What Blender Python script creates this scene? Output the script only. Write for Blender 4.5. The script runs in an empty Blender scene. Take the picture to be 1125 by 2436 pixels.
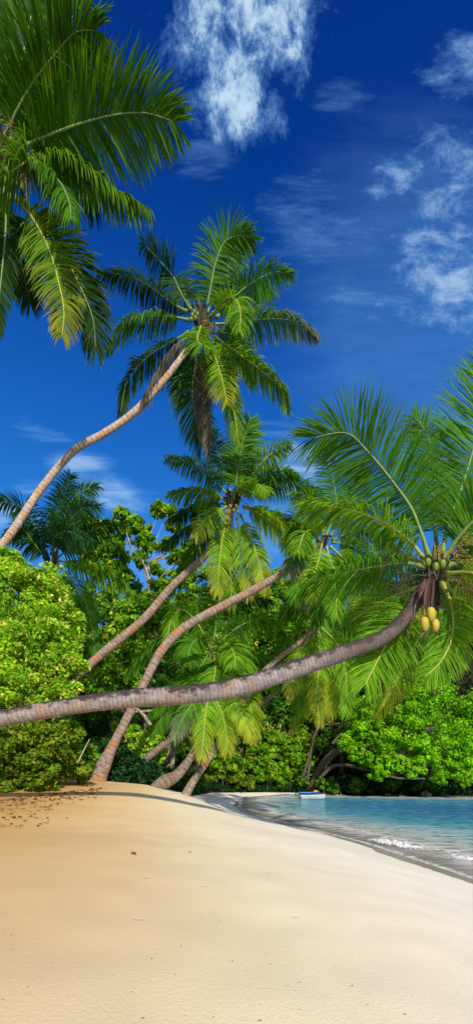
import bpy, math, random
import numpy as np
from mathutils import Vector, noise as mnoise

SC = bpy.context.scene
COL = SC.collection
F, CX, HZ, CZ = 1100.0, 562.5, 1820.0, 2.6      # focal length and horizon in photo pixels, eye height in metres
RNG = np.random.default_rng(7)
UP = np.array([0., 0., 1.])

def at(px, py, Y):
    return np.array([(px - CX) / F * Y, Y, CZ - (py - HZ) / F * Y])

def norm(v):
    return v / np.maximum(np.linalg.norm(v, axis=-1, keepdims=True), 1e-9)

def sstep(a, b, x):
    t = np.clip((np.asarray(x, float) - a) / (b - a), 0, 1)
    return t * t * (3 - 2 * t)

# ------------------------------------------------------------------ object helpers
def props(o, label=None, cat=None, group=None, kind=None):
    if label: o['label'] = label
    if cat: o['category'] = cat
    if group: o['group'] = group
    if kind: o['kind'] = kind
    return o

def empty(name, loc, label, cat, group=None):
    o = bpy.data.objects.new(name, None)
    o.empty_display_size = .3
    o.location = [float(c) for c in loc]
    COL.objects.link(o)
    return props(o, label, cat, group)

def mesh_obj(name, verts, faces, mats, parent=None, tint=None, attrs=None, smooth=False, fmat=None, origin=None):
    """verts (n,3) world coordinates; faces: list of equal-width index arrays"""
    verts = np.asarray(verts, float)
    if parent is not None: off = np.array(parent_world(parent))
    elif origin is not None: off = np.asarray(origin, float)
    else: off = np.zeros(3)
    me = bpy.data.meshes.new(name)
    fl = [np.asarray(f, int) for f in faces if len(f)]
    me.vertices.add(len(verts))
    me.vertices.foreach_set('co', (verts - off).astype(np.float32).ravel())
    nl = sum(f.size for f in fl); npoly = sum(len(f) for f in fl)
    me.loops.add(nl); me.polygons.add(npoly)
    me.loops.foreach_set('vertex_index', np.concatenate([f.ravel() for f in fl]).astype(np.int32))
    tot = np.concatenate([np.full(len(f), f.shape[1]) for f in fl]).astype(np.int32)
    start = np.concatenate([[0], np.cumsum(tot)[:-1]]).astype(np.int32)
    me.polygons.foreach_set('loop_start', start)
    if smooth: me.polygons.foreach_set('use_smooth', np.ones(npoly, bool))
    for m in (mats if isinstance(mats, (list, tuple)) else [mats]): me.materials.append(m)
    if fmat is not None: me.polygons.foreach_set('material_index', np.asarray(fmat, np.int32))
    me.update(calc_edges=True)
    me.validate()
    if tint is not None:
        a = me.attributes.new('tint', 'FLOAT_COLOR', 'POINT')
        c = np.ones((len(verts), 4), np.float32); c[:, :3] = tint
        a.data.foreach_set('color', c.ravel())
    for k, v in (attrs or {}).items():
        a = me.attributes.new(k, 'FLOAT', 'POINT')
        a.data.foreach_set('value', np.asarray(v, np.float32))
    o = bpy.data.objects.new(name, me)
    COL.objects.link(o)
    if parent is not None: o.parent = parent
    elif origin is not None: o.location = off
    return o

def parent_world(p):
    v = Vector((0, 0, 0))
    while p is not None:
        v = v + p.location; p = p.parent
    return v

class Geo:
    """collects pieces with quads and tris"""
    def __init__(s): s.v = []; s.q = []; s.t = []; s.n = 0; s.c = []
    def add(s, v, q=None, t=None, col=None):
        v = np.asarray(v, float)
        if q is not None and len(q): s.q.append(np.asarray(q, int) + s.n)
        if t is not None and len(t): s.t.append(np.asarray(t, int) + s.n)
        s.v.append(v); s.n += len(v)
        if col is not None: s.c.append(np.broadcast_to(np.asarray(col, float), (len(v), 3)))
    def build(s, name, mats, parent=None, smooth=False, **k):
        f = []
        if s.q: f.append(np.concatenate(s.q))
        if s.t: f.append(np.concatenate(s.t))
        return mesh_obj(name, np.concatenate(s.v), f, mats, parent, tint=np.concatenate(s.c) if s.c else None, smooth=smooth, **k)

def spline(pts, n):
    """Catmull-Rom through pts, n samples evenly spaced by arc length"""
    P = np.asarray(pts, float)
    P = np.vstack([2 * P[0] - P[1], P, 2 * P[-1] - P[-2]])
    out = []
    for i in range(1, len(P) - 2):
        t = np.linspace(0, 1, 24, endpoint=False)[:, None]
        a, b, c, d = P[i - 1], P[i], P[i + 1], P[i + 2]
        out.append(.5 * (2 * b + (c - a) * t + (2 * a - 5 * b + 4 * c - d) * t ** 2 + (3 * b - a - 3 * c + d) * t ** 3))
    out = np.vstack(out + [P[-2][None]])
    s = np.concatenate([[0], np.cumsum(np.linalg.norm(np.diff(out, axis=0), axis=1))])
    q = np.linspace(0, s[-1], n)
    return np.stack([np.interp(q, s, out[:, k]) for k in range(out.shape[1])], 1), s[-1]

def frames(P):
    T = norm(np.gradient(P, axis=0))
    ref = UP if abs(T[len(T) // 2, 2]) < .93 else np.array([1., 0, 0])
    A = norm(np.cross(T, ref)); B = np.cross(A, T)
    return T, A, B

def tube(P, R, seg=8, jit=None, cap=True):
    P = np.asarray(P, float); n = len(P)
    R = np.broadcast_to(np.asarray(R, float), (n,))
    T, A, B = frames(P)
    th = np.linspace(0, 2 * math.pi, seg, endpoint=False)
    rr = R[:, None] * (np.ones((n, seg)) if jit is None else jit)
    V = P[:, None] + rr[..., None] * (np.cos(th)[None, :, None] * A[:, None] + np.sin(th)[None, :, None] * B[:, None])
    i = np.arange(n - 1)[:, None] * seg; j = np.arange(seg)[None]; k = (j + 1) % seg
    q = np.stack([i + j, i + k, i + seg + k, i + seg + j], -1).reshape(-1, 4)
    V = V.reshape(-1, 3); t = None
    if cap:
        V = np.vstack([V, P[:1], P[-1:]])
        jj = np.arange(seg); kk = (jj + 1) % seg
        t = np.vstack([np.stack([kk, jj, np.full(seg, n * seg)], 1),
                       np.stack([(n - 1) * seg + jj, (n - 1) * seg + kk, np.full(seg, n * seg + 1)], 1)])
    return V, q, t

# ------------------------------------------------------------------ material helpers
def new_mat(name):
    m = bpy.data.materials.new(name); m.use_nodes = True
    nt = m.node_tree; nt.nodes.clear()
    return m, NT(nt)

class NT:
    def __init__(s, nt): s.nt = nt
    def n(s, typ, ins=None, **kw):
        nd = s.nt.nodes.new(typ)
        for k, v in kw.items(): setattr(nd, k, v)
        for k, v in (ins or {}).items():
            sock = nd.inputs[k]
            if isinstance(v, bpy.types.NodeSocket): s.nt.links.new(v, sock)
            elif isinstance(v, bpy.types.Node): s.nt.links.new(v.outputs[0], sock)
            else:
                if isinstance(v, (tuple, list)) and len(v) == 3 and len(sock.default_value) == 4: v = (*v, 1)
                sock.default_value = v
        return nd
    def m(s, op, a, b=None, c=None, clamp=False):
        ins = {0: a}
        if b is not None: ins[1] = b
        if c is not None: ins[2] = c
        return s.n('ShaderNodeMath', ins, operation=op, use_clamp=clamp).outputs[0]
    def mix(s, fac, a, b, mode='MIX'):
        nd = s.n('ShaderNodeMix', {0: fac, 6: a, 7: b}, data_type='RGBA', blend_type=mode)
        return nd.outputs[2]
    def rng(s, v, a, b, c=0., d=1., smooth=True):
        return s.n('ShaderNodeMapRange', {0: v, 1: a, 2: b, 3: c, 4: d}, interpolation_type='SMOOTHSTEP' if smooth else 'LINEAR').outputs[0]
    def attr(s, name): return s.n('ShaderNodeAttribute', attribute_name=name)
    def noise(s, vec, scale, detail=4, rough=.5, dist=0.):
        ins = {'Scale': scale, 'Detail': detail, 'Roughness': rough, 'Distortion': dist}
        if vec is not None: ins['Vector'] = vec
        return s.n('ShaderNodeTexNoise', ins)
    def ramp(s, fac, stops):
        nd = s.n('ShaderNodeValToRGB', {0: fac})
        e = nd.color_ramp.elements
        while len(e) < len(stops): e.new(.5)
        for x, (p, c) in zip(e, stops): x.position = p; x.color = (*c, 1) if len(c) == 3 else c
        return nd.outputs[0]

def leaf_material(name, trans=.4, rough=.42, spec=.35, tr=(1.25, 1.25, .55), gain=1.):
    m, g = new_mat(name)
    tint = g.attr('tint').outputs['Color']
    pos = g.n('ShaderNodeNewGeometry').outputs['Position']
    nz = g.noise(pos, 1.3, 3).outputs[0]
    c = g.mix(1., tint, g.n('ShaderNodeCombineColor', {0: g.rng(nz, .3, .7, .75 * gain, 1.2 * gain), 1: g.rng(nz, .3, .7, .8 * gain, 1.15 * gain), 2: g.rng(nz, .3, .7, .8 * gain, 1.1 * gain)}).outputs[0], 'MULTIPLY')
    p = g.n('ShaderNodeBsdfPrincipled', {'Base Color': c, 'Roughness': rough, 'Specular IOR Level': spec})
    t = g.n('ShaderNodeBsdfTranslucent', {'Color': g.mix(1., c, tr, 'MULTIPLY')})
    mx = g.n('ShaderNodeMixShader', {0: trans, 1: p.outputs[0], 2: t.outputs[0]})
    g.n('ShaderNodeOutputMaterial', {0: mx.outputs[0]})
    return m

def tint_material(name, rough=.6, bump=0., scale=30, spec=.3):
    m, g = new_mat(name)
    tint = g.attr('tint').outputs['Color']
    pos = g.n('ShaderNodeTexCoord').outputs['Object']
    nz = g.noise(pos, scale, 4).outputs[0]
    c = g.mix(1., tint, g.ramp(nz, [(.3, (.65, .65, .65)), (.7, (1.2, 1.2, 1.2))]), 'MULTIPLY')
    ins = {'Base Color': c, 'Roughness': rough, 'Specular IOR Level': spec}
    if bump: ins['Normal'] = g.n('ShaderNodeBump', {'Height': nz, 'Strength': bump, 'Distance': .02})
    p = g.n('ShaderNodeBsdfPrincipled', ins)
    g.n('ShaderNodeOutputMaterial', {0: p.outputs[0]})
    return m

def palm_bark(name, light, mid, dark, orange, ring=16., stain=.0):
    """ringed palm bark: 'along' is metres along the trunk, 'ups' is how far the bark faces the sky"""
    m, g = new_mat(name)
    al = g.attr('along').outputs['Fac']; ups = g.attr('ups').outputs['Fac']; ang = g.attr('ang').outputs['Fac']
    pos = g.n('ShaderNodeTexCoord').outputs['Object']
    n1 = g.noise(pos, 7., 5, .6).outputs[0]; n2 = g.noise(pos, 32., 4, .6).outputs[0]; n3 = g.noise(pos, 2.2, 3).outputs[0]
    ph = g.m('ADD', g.m('MULTIPLY', al, ring), g.m('MULTIPLY', n1, .9))
    saw = g.m('FRACT', ph)
    line = g.rng(saw, .0, .22, 1., 0.)
    c = g.mix(g.rng(n1, .35, .65), mid, light)
    c = g.mix(g.m('MULTIPLY', g.rng(n3, .48, .68), .75), c, orange)
    c = g.mix(g.m('MULTIPLY', g.rng(n2, .52, .75), .55), c, dark)
    c = g.mix(g.m('MULTIPLY', line, .72), c, dark)
    if stain:
        vec = g.n('ShaderNodeCombineXYZ', {0: g.m('MULTIPLY', al, 5.5), 1: g.m('MULTIPLY', ang, 1.2), 2: 0.})
        drip = g.noise(vec, 1., 5, .65).outputs[0]
        big = g.noise(g.n('ShaderNodeCombineXYZ', {0: g.m('MULTIPLY', al, 1.1), 1: 3., 2: 0.}), 1., 2).outputs[0]
        k = g.m('ADD', g.m('ADD', ups, g.m('MULTIPLY', g.m('SUBTRACT', drip, .5), 3.4)), g.m('MULTIPLY', g.m('SUBTRACT', big, .5), 2.6))
        c = g.mix(g.m('MULTIPLY', g.rng(k, .02, .75), stain), c, (.035, .026, .026))
        c = g.mix(g.m('MULTIPLY', g.rng(al, 9.3, 11.2), .72), c, (.06, .042, .035))
    h = g.m('ADD', g.m('MULTIPLY', saw, .7), g.m('MULTIPLY', n2, .5))
    b = g.n('ShaderNodeBump', {'Height': h, 'Strength': .9, 'Distance': .03})
    p = g.n('ShaderNodeBsdfPrincipled', {'Base Color': c, 'Roughness': .85, 'Specular IOR Level': .15, 'Normal': b.outputs[0]})
    g.n('ShaderNodeOutputMaterial', {0: p.outputs[0]})
    return m

def bark_material(name, a, b):
    m, g = new_mat(name)
    pos = g.n('ShaderNodeTexCoord').outputs['Object']
    st = g.n('ShaderNodeMapping', {'Vector': pos, 'Scale': (6, 6, 1.3)})
    n1 = g.noise(st, 1.6, 6, .65).outputs[0]
    c = g.mix(g.rng(n1, .32, .66), a, b)
    bm = g.n('ShaderNodeBump', {'Height': n1, 'Strength': .7, 'Distance': .05})
    p = g.n('ShaderNodeBsdfPrincipled', {'Base Color': c, 'Roughness': .9, 'Specular IOR Level': .1, 'Normal': bm.outputs[0]})
    g.n('ShaderNodeOutputMaterial', {0: p.outputs[0]})
    return m

M_FROND = leaf_material('palm_leaflets', .45, .55, .12, (1.5, 1.3, .4))
M_LEAF = leaf_material('broad_leaves', .38, .6, .12)
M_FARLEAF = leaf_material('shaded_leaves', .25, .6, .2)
M_RIB = tint_material('frond_midrib', .5)
M_NUT, g = new_mat('coconut_skin')
pos = g.n('ShaderNodeTexCoord').outputs['Object']
n1 = g.noise(pos, 9., 5, .65).outputs[0]; n2 = g.noise(pos, 30., 4, .7).outputs[0]
c = g.mix(g.rng(n1, .35, .7), g.attr('tint').outputs['Color'], g.mix(1., g.attr('tint').outputs['Color'], (.62, .80, .8), 'MULTIPLY'))
c = g.mix(g.m('MULTIPLY', g.rng(n2, .56, .70), .65), c, (.16, .09, .03))
g.n('ShaderNodeOutputMaterial', {0: g.n('ShaderNodeBsdfPrincipled', {'Base Color': c, 'Roughness': .55, 'Specular IOR Level': .25, 'Normal': g.n('ShaderNodeBump', {'Height': n1, 'Strength': .2, 'Distance': .02}).outputs[0]}).outputs[0]})
M_DRY = tint_material('dry_fibre', .85, .3, 40, .1)
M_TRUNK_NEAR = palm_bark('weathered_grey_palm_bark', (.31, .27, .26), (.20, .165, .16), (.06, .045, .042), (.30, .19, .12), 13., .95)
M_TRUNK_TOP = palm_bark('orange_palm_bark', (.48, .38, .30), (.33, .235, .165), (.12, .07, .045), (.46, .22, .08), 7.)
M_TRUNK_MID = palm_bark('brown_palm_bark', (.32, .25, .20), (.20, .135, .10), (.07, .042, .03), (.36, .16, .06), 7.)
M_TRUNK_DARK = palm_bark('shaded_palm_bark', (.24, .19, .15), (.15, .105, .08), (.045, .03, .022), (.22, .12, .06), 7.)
M_BARK = bark_material('pale_bark', (.16, .125, .09), (.46, .40, .30))
M_DARKBARK = bark_material('dark_bark', (.045, .035, .026), (.16, .125, .09))

# ------------------------------------------------------------------ camera, sun, sky
cam = bpy.data.cameras.new('camera'); co = bpy.data.objects.new('camera', cam); COL.objects.link(co)
co.location = (0, 0, CZ); co.rotation_euler = (math.pi / 2, 0, 0)
cam.sensor_fit = 'VERTICAL'; cam.sensor_height = 24; cam.lens = 24 * F / 2436
cam.shift_y = (HZ - 1218) / 2436; cam.clip_start = .1; cam.clip_end = 5000
SC.camera = co
SC.view_settings.view_transform = 'Standard'; SC.view_settings.look = 'None'; SC.view_settings.exposure = 0
SC.cycles.max_bounces = 6; SC.cycles.transmission_bounces = 4; SC.cycles.diffuse_bounces = 3
SC.cycles.use_denoising = True

AZ, EL = math.radians(164), math.radians(30)      # clockwise from the view direction; behind right of the camera
sd = Vector((math.sin(AZ) * math.cos(EL), math.cos(AZ) * math.cos(EL), math.sin(EL)))
sun = bpy.data.lights.new('sun', 'SUN'); so = bpy.data.objects.new('sun', sun); COL.objects.link(so)
sun.energy = 5.; sun.angle = math.radians(.53); sun.color = (1, .93, .80)
so.rotation_euler = sd.to_track_quat('Z', 'Y').to_euler(); so.location = (0, 0, 60)

W = bpy.data.worlds.new('World'); SC.world = W; W.use_nodes = True
W.node_tree.nodes.clear(); g = NT(W.node_tree)
sky = g.n('ShaderNodeTexSky', sky_type='NISHITA', sun_disc=False, sun_elevation=EL, sun_rotation=AZ)
sky.altitude = 0; sky.air_density = 1.; sky.dust_density = .4; sky.ozone_density = 3.
dirv = g.n('ShaderNodeTexCoord').outputs['Generated']
sx = g.n('ShaderNodeSeparateXYZ', {0: dirv})
yy = g.m('MAXIMUM', sx.outputs[1], .05)
u = g.m('ADD', g.m('MULTIPLY', g.m('DIVIDE', sx.outputs[0], yy), F / 100), CX / 100)
v = g.m('SUBTRACT', HZ / 100, g.m('MULTIPLY', g.m('DIVIDE', sx.outputs[2], yy), F / 100))
front = g.rng(sx.outputs[1], .05, .15)
UV = g.n('ShaderNodeCombineXYZ', {0: u, 1: v, 2: 0.}).outputs[0]
def ell(cx, cy, rx, ry, rot=0., soft=1.):
    mp = g.n('ShaderNodeMapping', {'Vector': UV, 'Location': (cx, cy, 0), 'Rotation': (0, 0, math.radians(rot)), 'Scale': (rx, ry, 1)}, vector_type='TEXTURE')
    d = g.n('ShaderNodeVectorMath', {0: mp.outputs[0]}, operation='LENGTH').outputs['Value']
    return g.m('SUBTRACT', soft, d)         # soft at the heart, 0 at the rim, negative outside
def fbm(rot, sx_, sy_, detail=7, rough=.58, dist=.6, seed=0.):
    mp = g.n('ShaderNodeMapping', {'Vector': UV, 'Location': (seed, seed * .37, seed), 'Rotation': (0, 0, math.radians(rot)), 'Scale': (sx_, sy_, 1)})
    return g.noise(mp, 1., detail, rough, dist).outputs[0]
def cloud(mask, nz, lo, hi, k=1.6):
    mk = g.m('MINIMUM', g.m('MULTIPLY', mask, .85), .40)
    return g.rng(g.m('ADD', mk, g.m('MULTIPLY', g.m('SUBTRACT', nz, .5), k)), lo, hi)
def cmax(*a):
    r = a[0]
    for b in a[1:]: r = g.m('MAXIMUM', r, b)
    return r
nA = fbm(-24, 1.5, .8, 12, .72, .25, 3.1); nB = fbm(-25, .8, 1.15, 12, .70, .25, 8.2); nC = fbm(-42, .40, 1.5, 10, .70, .25, 5.4)
A_ = cmax(ell(5.6, .8, 1.6, 2.3), ell(5.6, 2.1, 1.15, 1.5), ell(6.5, .5, 1.2, 1.8), ell(5.35, 2.9, .7, .8))
cA = g.m('MULTIPLY', cloud(A_, nA, -.08, .72, 2.1), .9)
B_ = cmax(ell(11.2, 1.7, 1.2, 1.0), ell(10.5, 3.6, 1.1, .9), ell(11.2, 4.5, 1.9, 1.0, -15), ell(11.4, 5.7, 1.1, 1.4), ell(10.9, 7.3, 2.2, .65, 0), ell(10.3, 6.4, 1.7, 1.3, 20), ell(9.2, 4.3, .8, .6))
cB = g.m('MULTIPLY', cloud(B_, nB, -.12, 1., 2.5), .7)
C_ = cmax(ell(8.6, 6.2, 2.8, 1.6, 35), ell(9.2, 7.0, 2.0, 1.2, 10), ell(8.1, 2.25, .9, .4), ell(4.9, 3.8, .8, .6))
cC = g.m('MULTIPLY', cloud(C_, nC, -.02, 1.0, 2.2), .45)
nD = fbm(-38, .3, 2.2, 7, .6, .4, 1.7)
D_ = cmax(ell(2.4, 11.5, 1.75, .5, 38), ell(6.9, 11.1, 1.1, .95, 30), ell(.7, 11.6, .5, .2, 0), ell(-.3, 12.2, 1., .7))
cD = g.m('MULTIPLY', cloud(D_, nD, -.22, .75, 2.4), .62)
low = cmax(ell(10.8, 13.9, 1.9, .9), ell(3.3, 13.4, 1.6, .8), ell(6.6, 12.6, 1.2, .9))
cE = g.m('MULTIPLY', cloud(low, nB, -.1, 1.0, .9), .7)
haze = g.m('MULTIPLY', cloud(ell(10.6, 7.4, 4.8, 6.2, 0), nC, .0, 1.0, .5), .5)
tot = g.m('MULTIPLY', cmax(cA, cB, cC, cD, cE, haze), front, clamp=True)
el = g.rng(sx.outputs[2], -.02, 1., 0., 1., False)
tintc = g.ramp(el, [(0., (.6, .95, 1.15)), (.25, (.36, .95, 1.5)), (.45, (.21, 1.0, 1.78)), (.65, (.085, .74, 1.75)), (.80, (.022, .38, 1.3)), (1., (.01, .22, 1.05))])
blue = g.mix(1., sky.outputs[0], tintc, 'MULTIPLY')
cl = g.mix(g.rng(tot, .2, .95), (1.7, 4.4, 8.6), (6.2, 8.2, 9.8))
back = g.noise(dirv, 2.6, 6, .6, .3).outputs[0]  # unseen white cloud added behind the camera as soft frontal fill
back_fill = g.m('MULTIPLY', g.m('MULTIPLY', g.rng(back, .40, .58), g.rng(sx.outputs[1], .02, -.25)), g.rng(sx.outputs[2], -.02, .08))
fin = g.mix(g.m('MULTIPLY', back_fill, .8), g.mix(tot, blue, cl), (12., 12., 12.))
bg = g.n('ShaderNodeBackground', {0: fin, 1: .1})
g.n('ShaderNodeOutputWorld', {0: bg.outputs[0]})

# ------------------------------------------------------------------ the land, the sand and the sea
SHORE = np.array([(7.2, -60), (6.6, -10), (6.0, 4), (5.6, 8.5), (5.35, 10.7), (4.95, 12.4), (4.2, 15.5), (2.6, 19.5), (1.2, 23.2), (0.2, 27.2), (.15, 31), (.35, 34.5),
                  (1.3, 37.6), (3.0, 39.8), (5.2, 41.2), (8.5, 40.2), (11.5, 39.3), (15, 38.6), (20, 38), (30, 36.5), (60, 33), (140, 40), (400, 60)], float)
SH, _ = spline(SHORE[1:-1], 240); SH = np.vstack([SHORE[:1], SH, SHORE[-1:]])
POLY = np.vstack([SH, [(400, 900), (-600, 900), (-600, -60)]])
EDGE = np.array([(-60, -10), (-16, 6), (-9, 9.2), (-6.2, 12.2), (-4.6, 14.2), (-2.2, 15.7), (-1.75, 18.5), (-2.3, 24), (-2.9, 30), (-3.1, 35), (-2.0, 38.6), (0.2, 40.3), (3, 41.6), (6, 42.1), (8.5, 41.4), (12, 39.6), (20, 38.6), (30, 37.3), (60, 34), (140, 41), (400, 61)], float)
EPOLY = np.vstack([EDGE, [(400, 900), (-600, 900), (-600, -10)]])
def inland(x, y, SH=SH, POLY=POLY):
    """signed metres from the waterline, positive on land"""
    P = np.stack([x, y], -1).reshape(-1, 2)
    best = np.full(len(P), 1e9)
    a, b = SH[:-1], SH[1:]
    for i in range(len(a)):
        ab = b[i] - a[i]; t = np.clip(((P - a[i]) @ ab) / (ab @ ab), 0, 1)
        d = P - a[i] - t[:, None] * ab
        best = np.minimum(best, (d * d).sum(1))
    best = np.sqrt(best)
    ins = np.zeros(len(P), bool)
    Q = np.vstack([POLY, POLY[:1]])
    for i in range(len(Q) - 1):
        x1, y1 = Q[i]; x2, y2 = Q[i + 1]
        if y1 == y2: continue
        c = ((y1 > P[:, 1]) != (y2 > P[:, 1])) & (P[:, 0] < (x2 - x1) * (P[:, 1] - y1) / (y2 - y1) + x1)
        ins ^= c
    return np.where(ins, best, -best).reshape(np.shape(x))
def height_from(d, x, y):
    z = np.where(d > 0, 1.95 * (1 - np.exp(-(np.maximum(d, 0) / 5.5) ** 1.3)), .13 * d)
    z = z + .52 * sstep(7., 14.5, y) * sstep(1., 5.5, d) * (1 - sstep(22, 33, y)) * (1 - sstep(-3., .5, x))
    z = z - .9 * sstep(26, 36, y) * sstep(0, 4, d) * sstep(-9, -3, x) * (1 - sstep(6, 14, d)) * .6
    z = z + 17.5 * sstep(43, 64, y + .12 * x) * (d > 0) + .5 * sstep(20, 40, y) * sstep(4, 16, d)
    z = z + 9. * sstep(9, 30, x) * sstep(3, 16, d) * sstep(36, 40, y)
    return np.maximum(z, -2.2)
def land_z(x, y):
    i = int(np.clip(np.searchsorted(GX, x) - 1, 0, len(GX) - 2)); j = int(np.clip(np.searchsorted(GY, y) - 1, 0, len(GY) - 2))
    a = (x - GX[i]) / (GX[i + 1] - GX[i]); b = (y - GY[j]) / (GY[j + 1] - GY[j])
    return float((GZ[j, i] * (1 - a) + GZ[j, i + 1] * a) * (1 - b) + (GZ[j + 1, i] * (1 - a) + GZ[j + 1, i + 1] * a) * b)
def axis(segs):
    out = []
    for a, b, st in segs: out.append(np.arange(a, b, st))
    out.append([segs[-1][1]])
    return np.concatenate(out)
def grid(xs, ys):
    X, Y = np.meshgrid(xs, ys)
    n, m = len(ys), len(xs)
    i = np.arange(n - 1)[:, None] * m; j = np.arange(m - 1)[None]
    return X, Y, np.stack([i + j, i + j + 1, i + m + j + 1, i + m + j], -1).reshape(-1, 4)
xs = axis([(-600, -60, 30), (-60, -14, 2), (-14, -8, .4), (-8, 8, .12), (8, 24, .6), (24, 60, 3), (60, 600, 36)])
ys = axis([(-60, 1, 6), (1, 9, .12), (9, 24, .16), (24, 44, .35), (44, 80, 2), (80, 900, 60)])
X, Y, Q = grid(xs, ys)
D = inland(X, Y); Z = height_from(D, X, Y)
XY = np.stack([X, Y], -1)
und = np.array([mnoise.noise(Vector((a * .55, b * .55, .3))) * .035 + mnoise.noise(Vector((a * 2.3, b * 1.9, 4.))) * .012 if (-9 < a < 8 and 1 < b < 24) else 0. for a, b in XY.reshape(-1, 2)]).reshape(X.shape)
Z = Z + und * sstep(.6, 2.5, D)
GX, GY, GZ = xs, ys, Z
# brown leaf mould beyond the edge of the vegetation
soil = np.maximum(sstep(-.5, .5, inland(X, Y, EDGE, EPOLY)), sstep(8, 9.5, X) * sstep(35, 35.5, Y))
m_sand, g = new_mat('beach_sand')
d_ = g.attr('inland').outputs['Fac']; s_ = g.attr('soil').outputs['Fac']
pos = g.n('ShaderNodeNewGeometry').outputs['Position']
sxyz = g.n('ShaderNodeSeparateXYZ', {0: pos})
n_big = g.noise(pos, .22, 3).outputs[0]; n_mid = g.noise(pos, 1.6, 4).outputs[0]; n_fine = g.noise(pos, 38., 3, .6).outputs[0]; n_gr = g.noise(pos, 160., 2, .7).outputs[0]
dd = g.m('ADD', d_, g.m('MULTIPLY', g.m('SUBTRACT', n_big, .5), 2.4))
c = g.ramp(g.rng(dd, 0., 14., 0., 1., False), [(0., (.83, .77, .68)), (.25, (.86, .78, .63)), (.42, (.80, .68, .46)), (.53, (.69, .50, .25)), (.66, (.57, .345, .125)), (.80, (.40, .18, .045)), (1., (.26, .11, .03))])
c = g.mix(g.m('MULTIPLY', g.rng(n_mid, .35, .7), .10), c, (.50, .40, .26))
c = g.mix(g.m('MULTIPLY', g.rng(n_gr, .50, .78), .20), c, (.34, .25, .15))
vor = g.n('ShaderNodeTexVoronoi', {'Vector': g.n('ShaderNodeMapping', {'Vector': pos, 'Scale': (1., 1.25, 0.)}), 'Scale': 2.1, 'Randomness': 1.})
pick = g.rng(g.noise(pos, .8, 2).outputs[0], .48, .58)
vd = g.m('ADD', vor.outputs['Distance'], g.m('MULTIPLY', g.m('SUBTRACT', n_fine, .5), .12))
dent = g.m('MULTIPLY', g.rng(vd, .03, .11, 1., 0.), pick)
c = g.mix(g.m('MULTIPLY', dent, .22), c, (.30, .20, .11))
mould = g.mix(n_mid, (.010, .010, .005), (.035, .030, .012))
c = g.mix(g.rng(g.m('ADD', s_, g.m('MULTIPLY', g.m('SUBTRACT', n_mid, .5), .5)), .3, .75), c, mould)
wn = g.noise(g.n('ShaderNodeMapping', {'Vector': pos, 'Scale': (.5, .42, 1.)}), 1., 4, .6).outputs[0]
farw = g.rng(sxyz.outputs[1], 18., 24.)
lim = g.m('ADD', g.m('MULTIPLY', g.m('SUBTRACT', wn, .42), g.m('ADD', 2.6, g.m('MULTIPLY', farw, -1.0))), g.m('ADD', .45, g.m('MULTIPLY', farw, -.38)))
wet = g.m('MULTIPLY', g.rng(g.m('SUBTRACT', lim, d_), -.06, .06), g.m('SUBTRACT', 1., s_))
c = g.mix(g.m('MULTIPLY', wet, .92), c, (.27, .225, .155))
hgt = g.m('ADD', g.m('ADD', g.m('MULTIPLY', n_fine, .35), g.m('MULTIPLY', n_gr, .12)), g.m('ADD', g.m('MULTIPLY', n_mid, .12), g.m('MULTIPLY', dent, -.9)))
bm = g.n('ShaderNodeBump', {'Height': hgt, 'Strength': g.m('SUBTRACT', .30, g.m('MULTIPLY', wet, .26)), 'Distance': .035})
p = g.n('ShaderNodeBsdfPrincipled', {'Base Color': c, 'Roughness': g.rng(wet, 0., 1., .9, .3), 'Specular IOR Level': g.rng(wet, 0, 1, .12, .5), 'Normal': bm.outputs[0]})
g.n('ShaderNodeOutputMaterial', {0: p.outputs[0]})
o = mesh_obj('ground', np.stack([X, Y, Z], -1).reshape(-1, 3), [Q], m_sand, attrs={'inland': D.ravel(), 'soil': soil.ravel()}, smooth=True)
props(o, 'pale sandy beach rising from the waterline to the forest edge', 'beach', kind='structure')

xs = axis([(-30, -2, 4), (-2, 10, .2), (10, 30, .6), (30, 80, 5), (80, 1500, 142)])
ys = axis([(-400, 0, 40), (0, 8, 1), (8, 24, .2), (24, 44, .35), (44, 60, 4), (60, 1500, 120)])
X, Y, Q = grid(xs, ys); D2 = -inland(X, Y)
zz = .0 + .018 * np.sin(1.9 * D2 + .6 * np.sin(Y * .7)) * sstep(.8, 3, D2)
m_sea, g = new_mat('clear_sea_water')
d_ = g.attr('shore').outputs['Fac']
pos = g.n('ShaderNodeNewGeometry').outputs['Position']
wv = g.noise(g.n('ShaderNodeMapping', {'Vector': pos, 'Scale': (.55, 1.3, 1)}), 2.4, 5, .62, .3).outputs[0]
wv2 = g.noise(g.n('ShaderNodeMapping', {'Vector': pos, 'Scale': (.35, 1., 1)}), .55, 4, .6).outputs[0]
dn = g.m('ADD', d_, g.m('MULTIPLY', g.m('SUBTRACT', wv2, .5), g.rng(d_, .5, 6., .9, 7.)))
yfar = g.n('ShaderNodeSeparateXYZ', {0: pos}).outputs[1]      # the cove shelves faster at its head
dn = g.m('MULTIPLY', dn, g.rng(yfar, 16., 27., 1., 1.7))
c = g.ramp(g.rng(dn, 0., 22., 0., 1., False), [(0., (.66, .60, .53)), (.06, (.60, .55, .48)), (.13, (.52, .54, .51)), (.21, (.36, .55, .57)), (.34, (.10, .37, .47)), (.58, (.05, .25, .43)), (1., (.025, .175, .37))])
c = g.mix(g.m('MULTIPLY', g.rng(wv, .5, .72), .35), c, (.35, .55, .60))
c = g.mix(g.m('MULTIPLY', g.rng(wv, .52, .34), .62), c, (.02, .08, .13))
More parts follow.
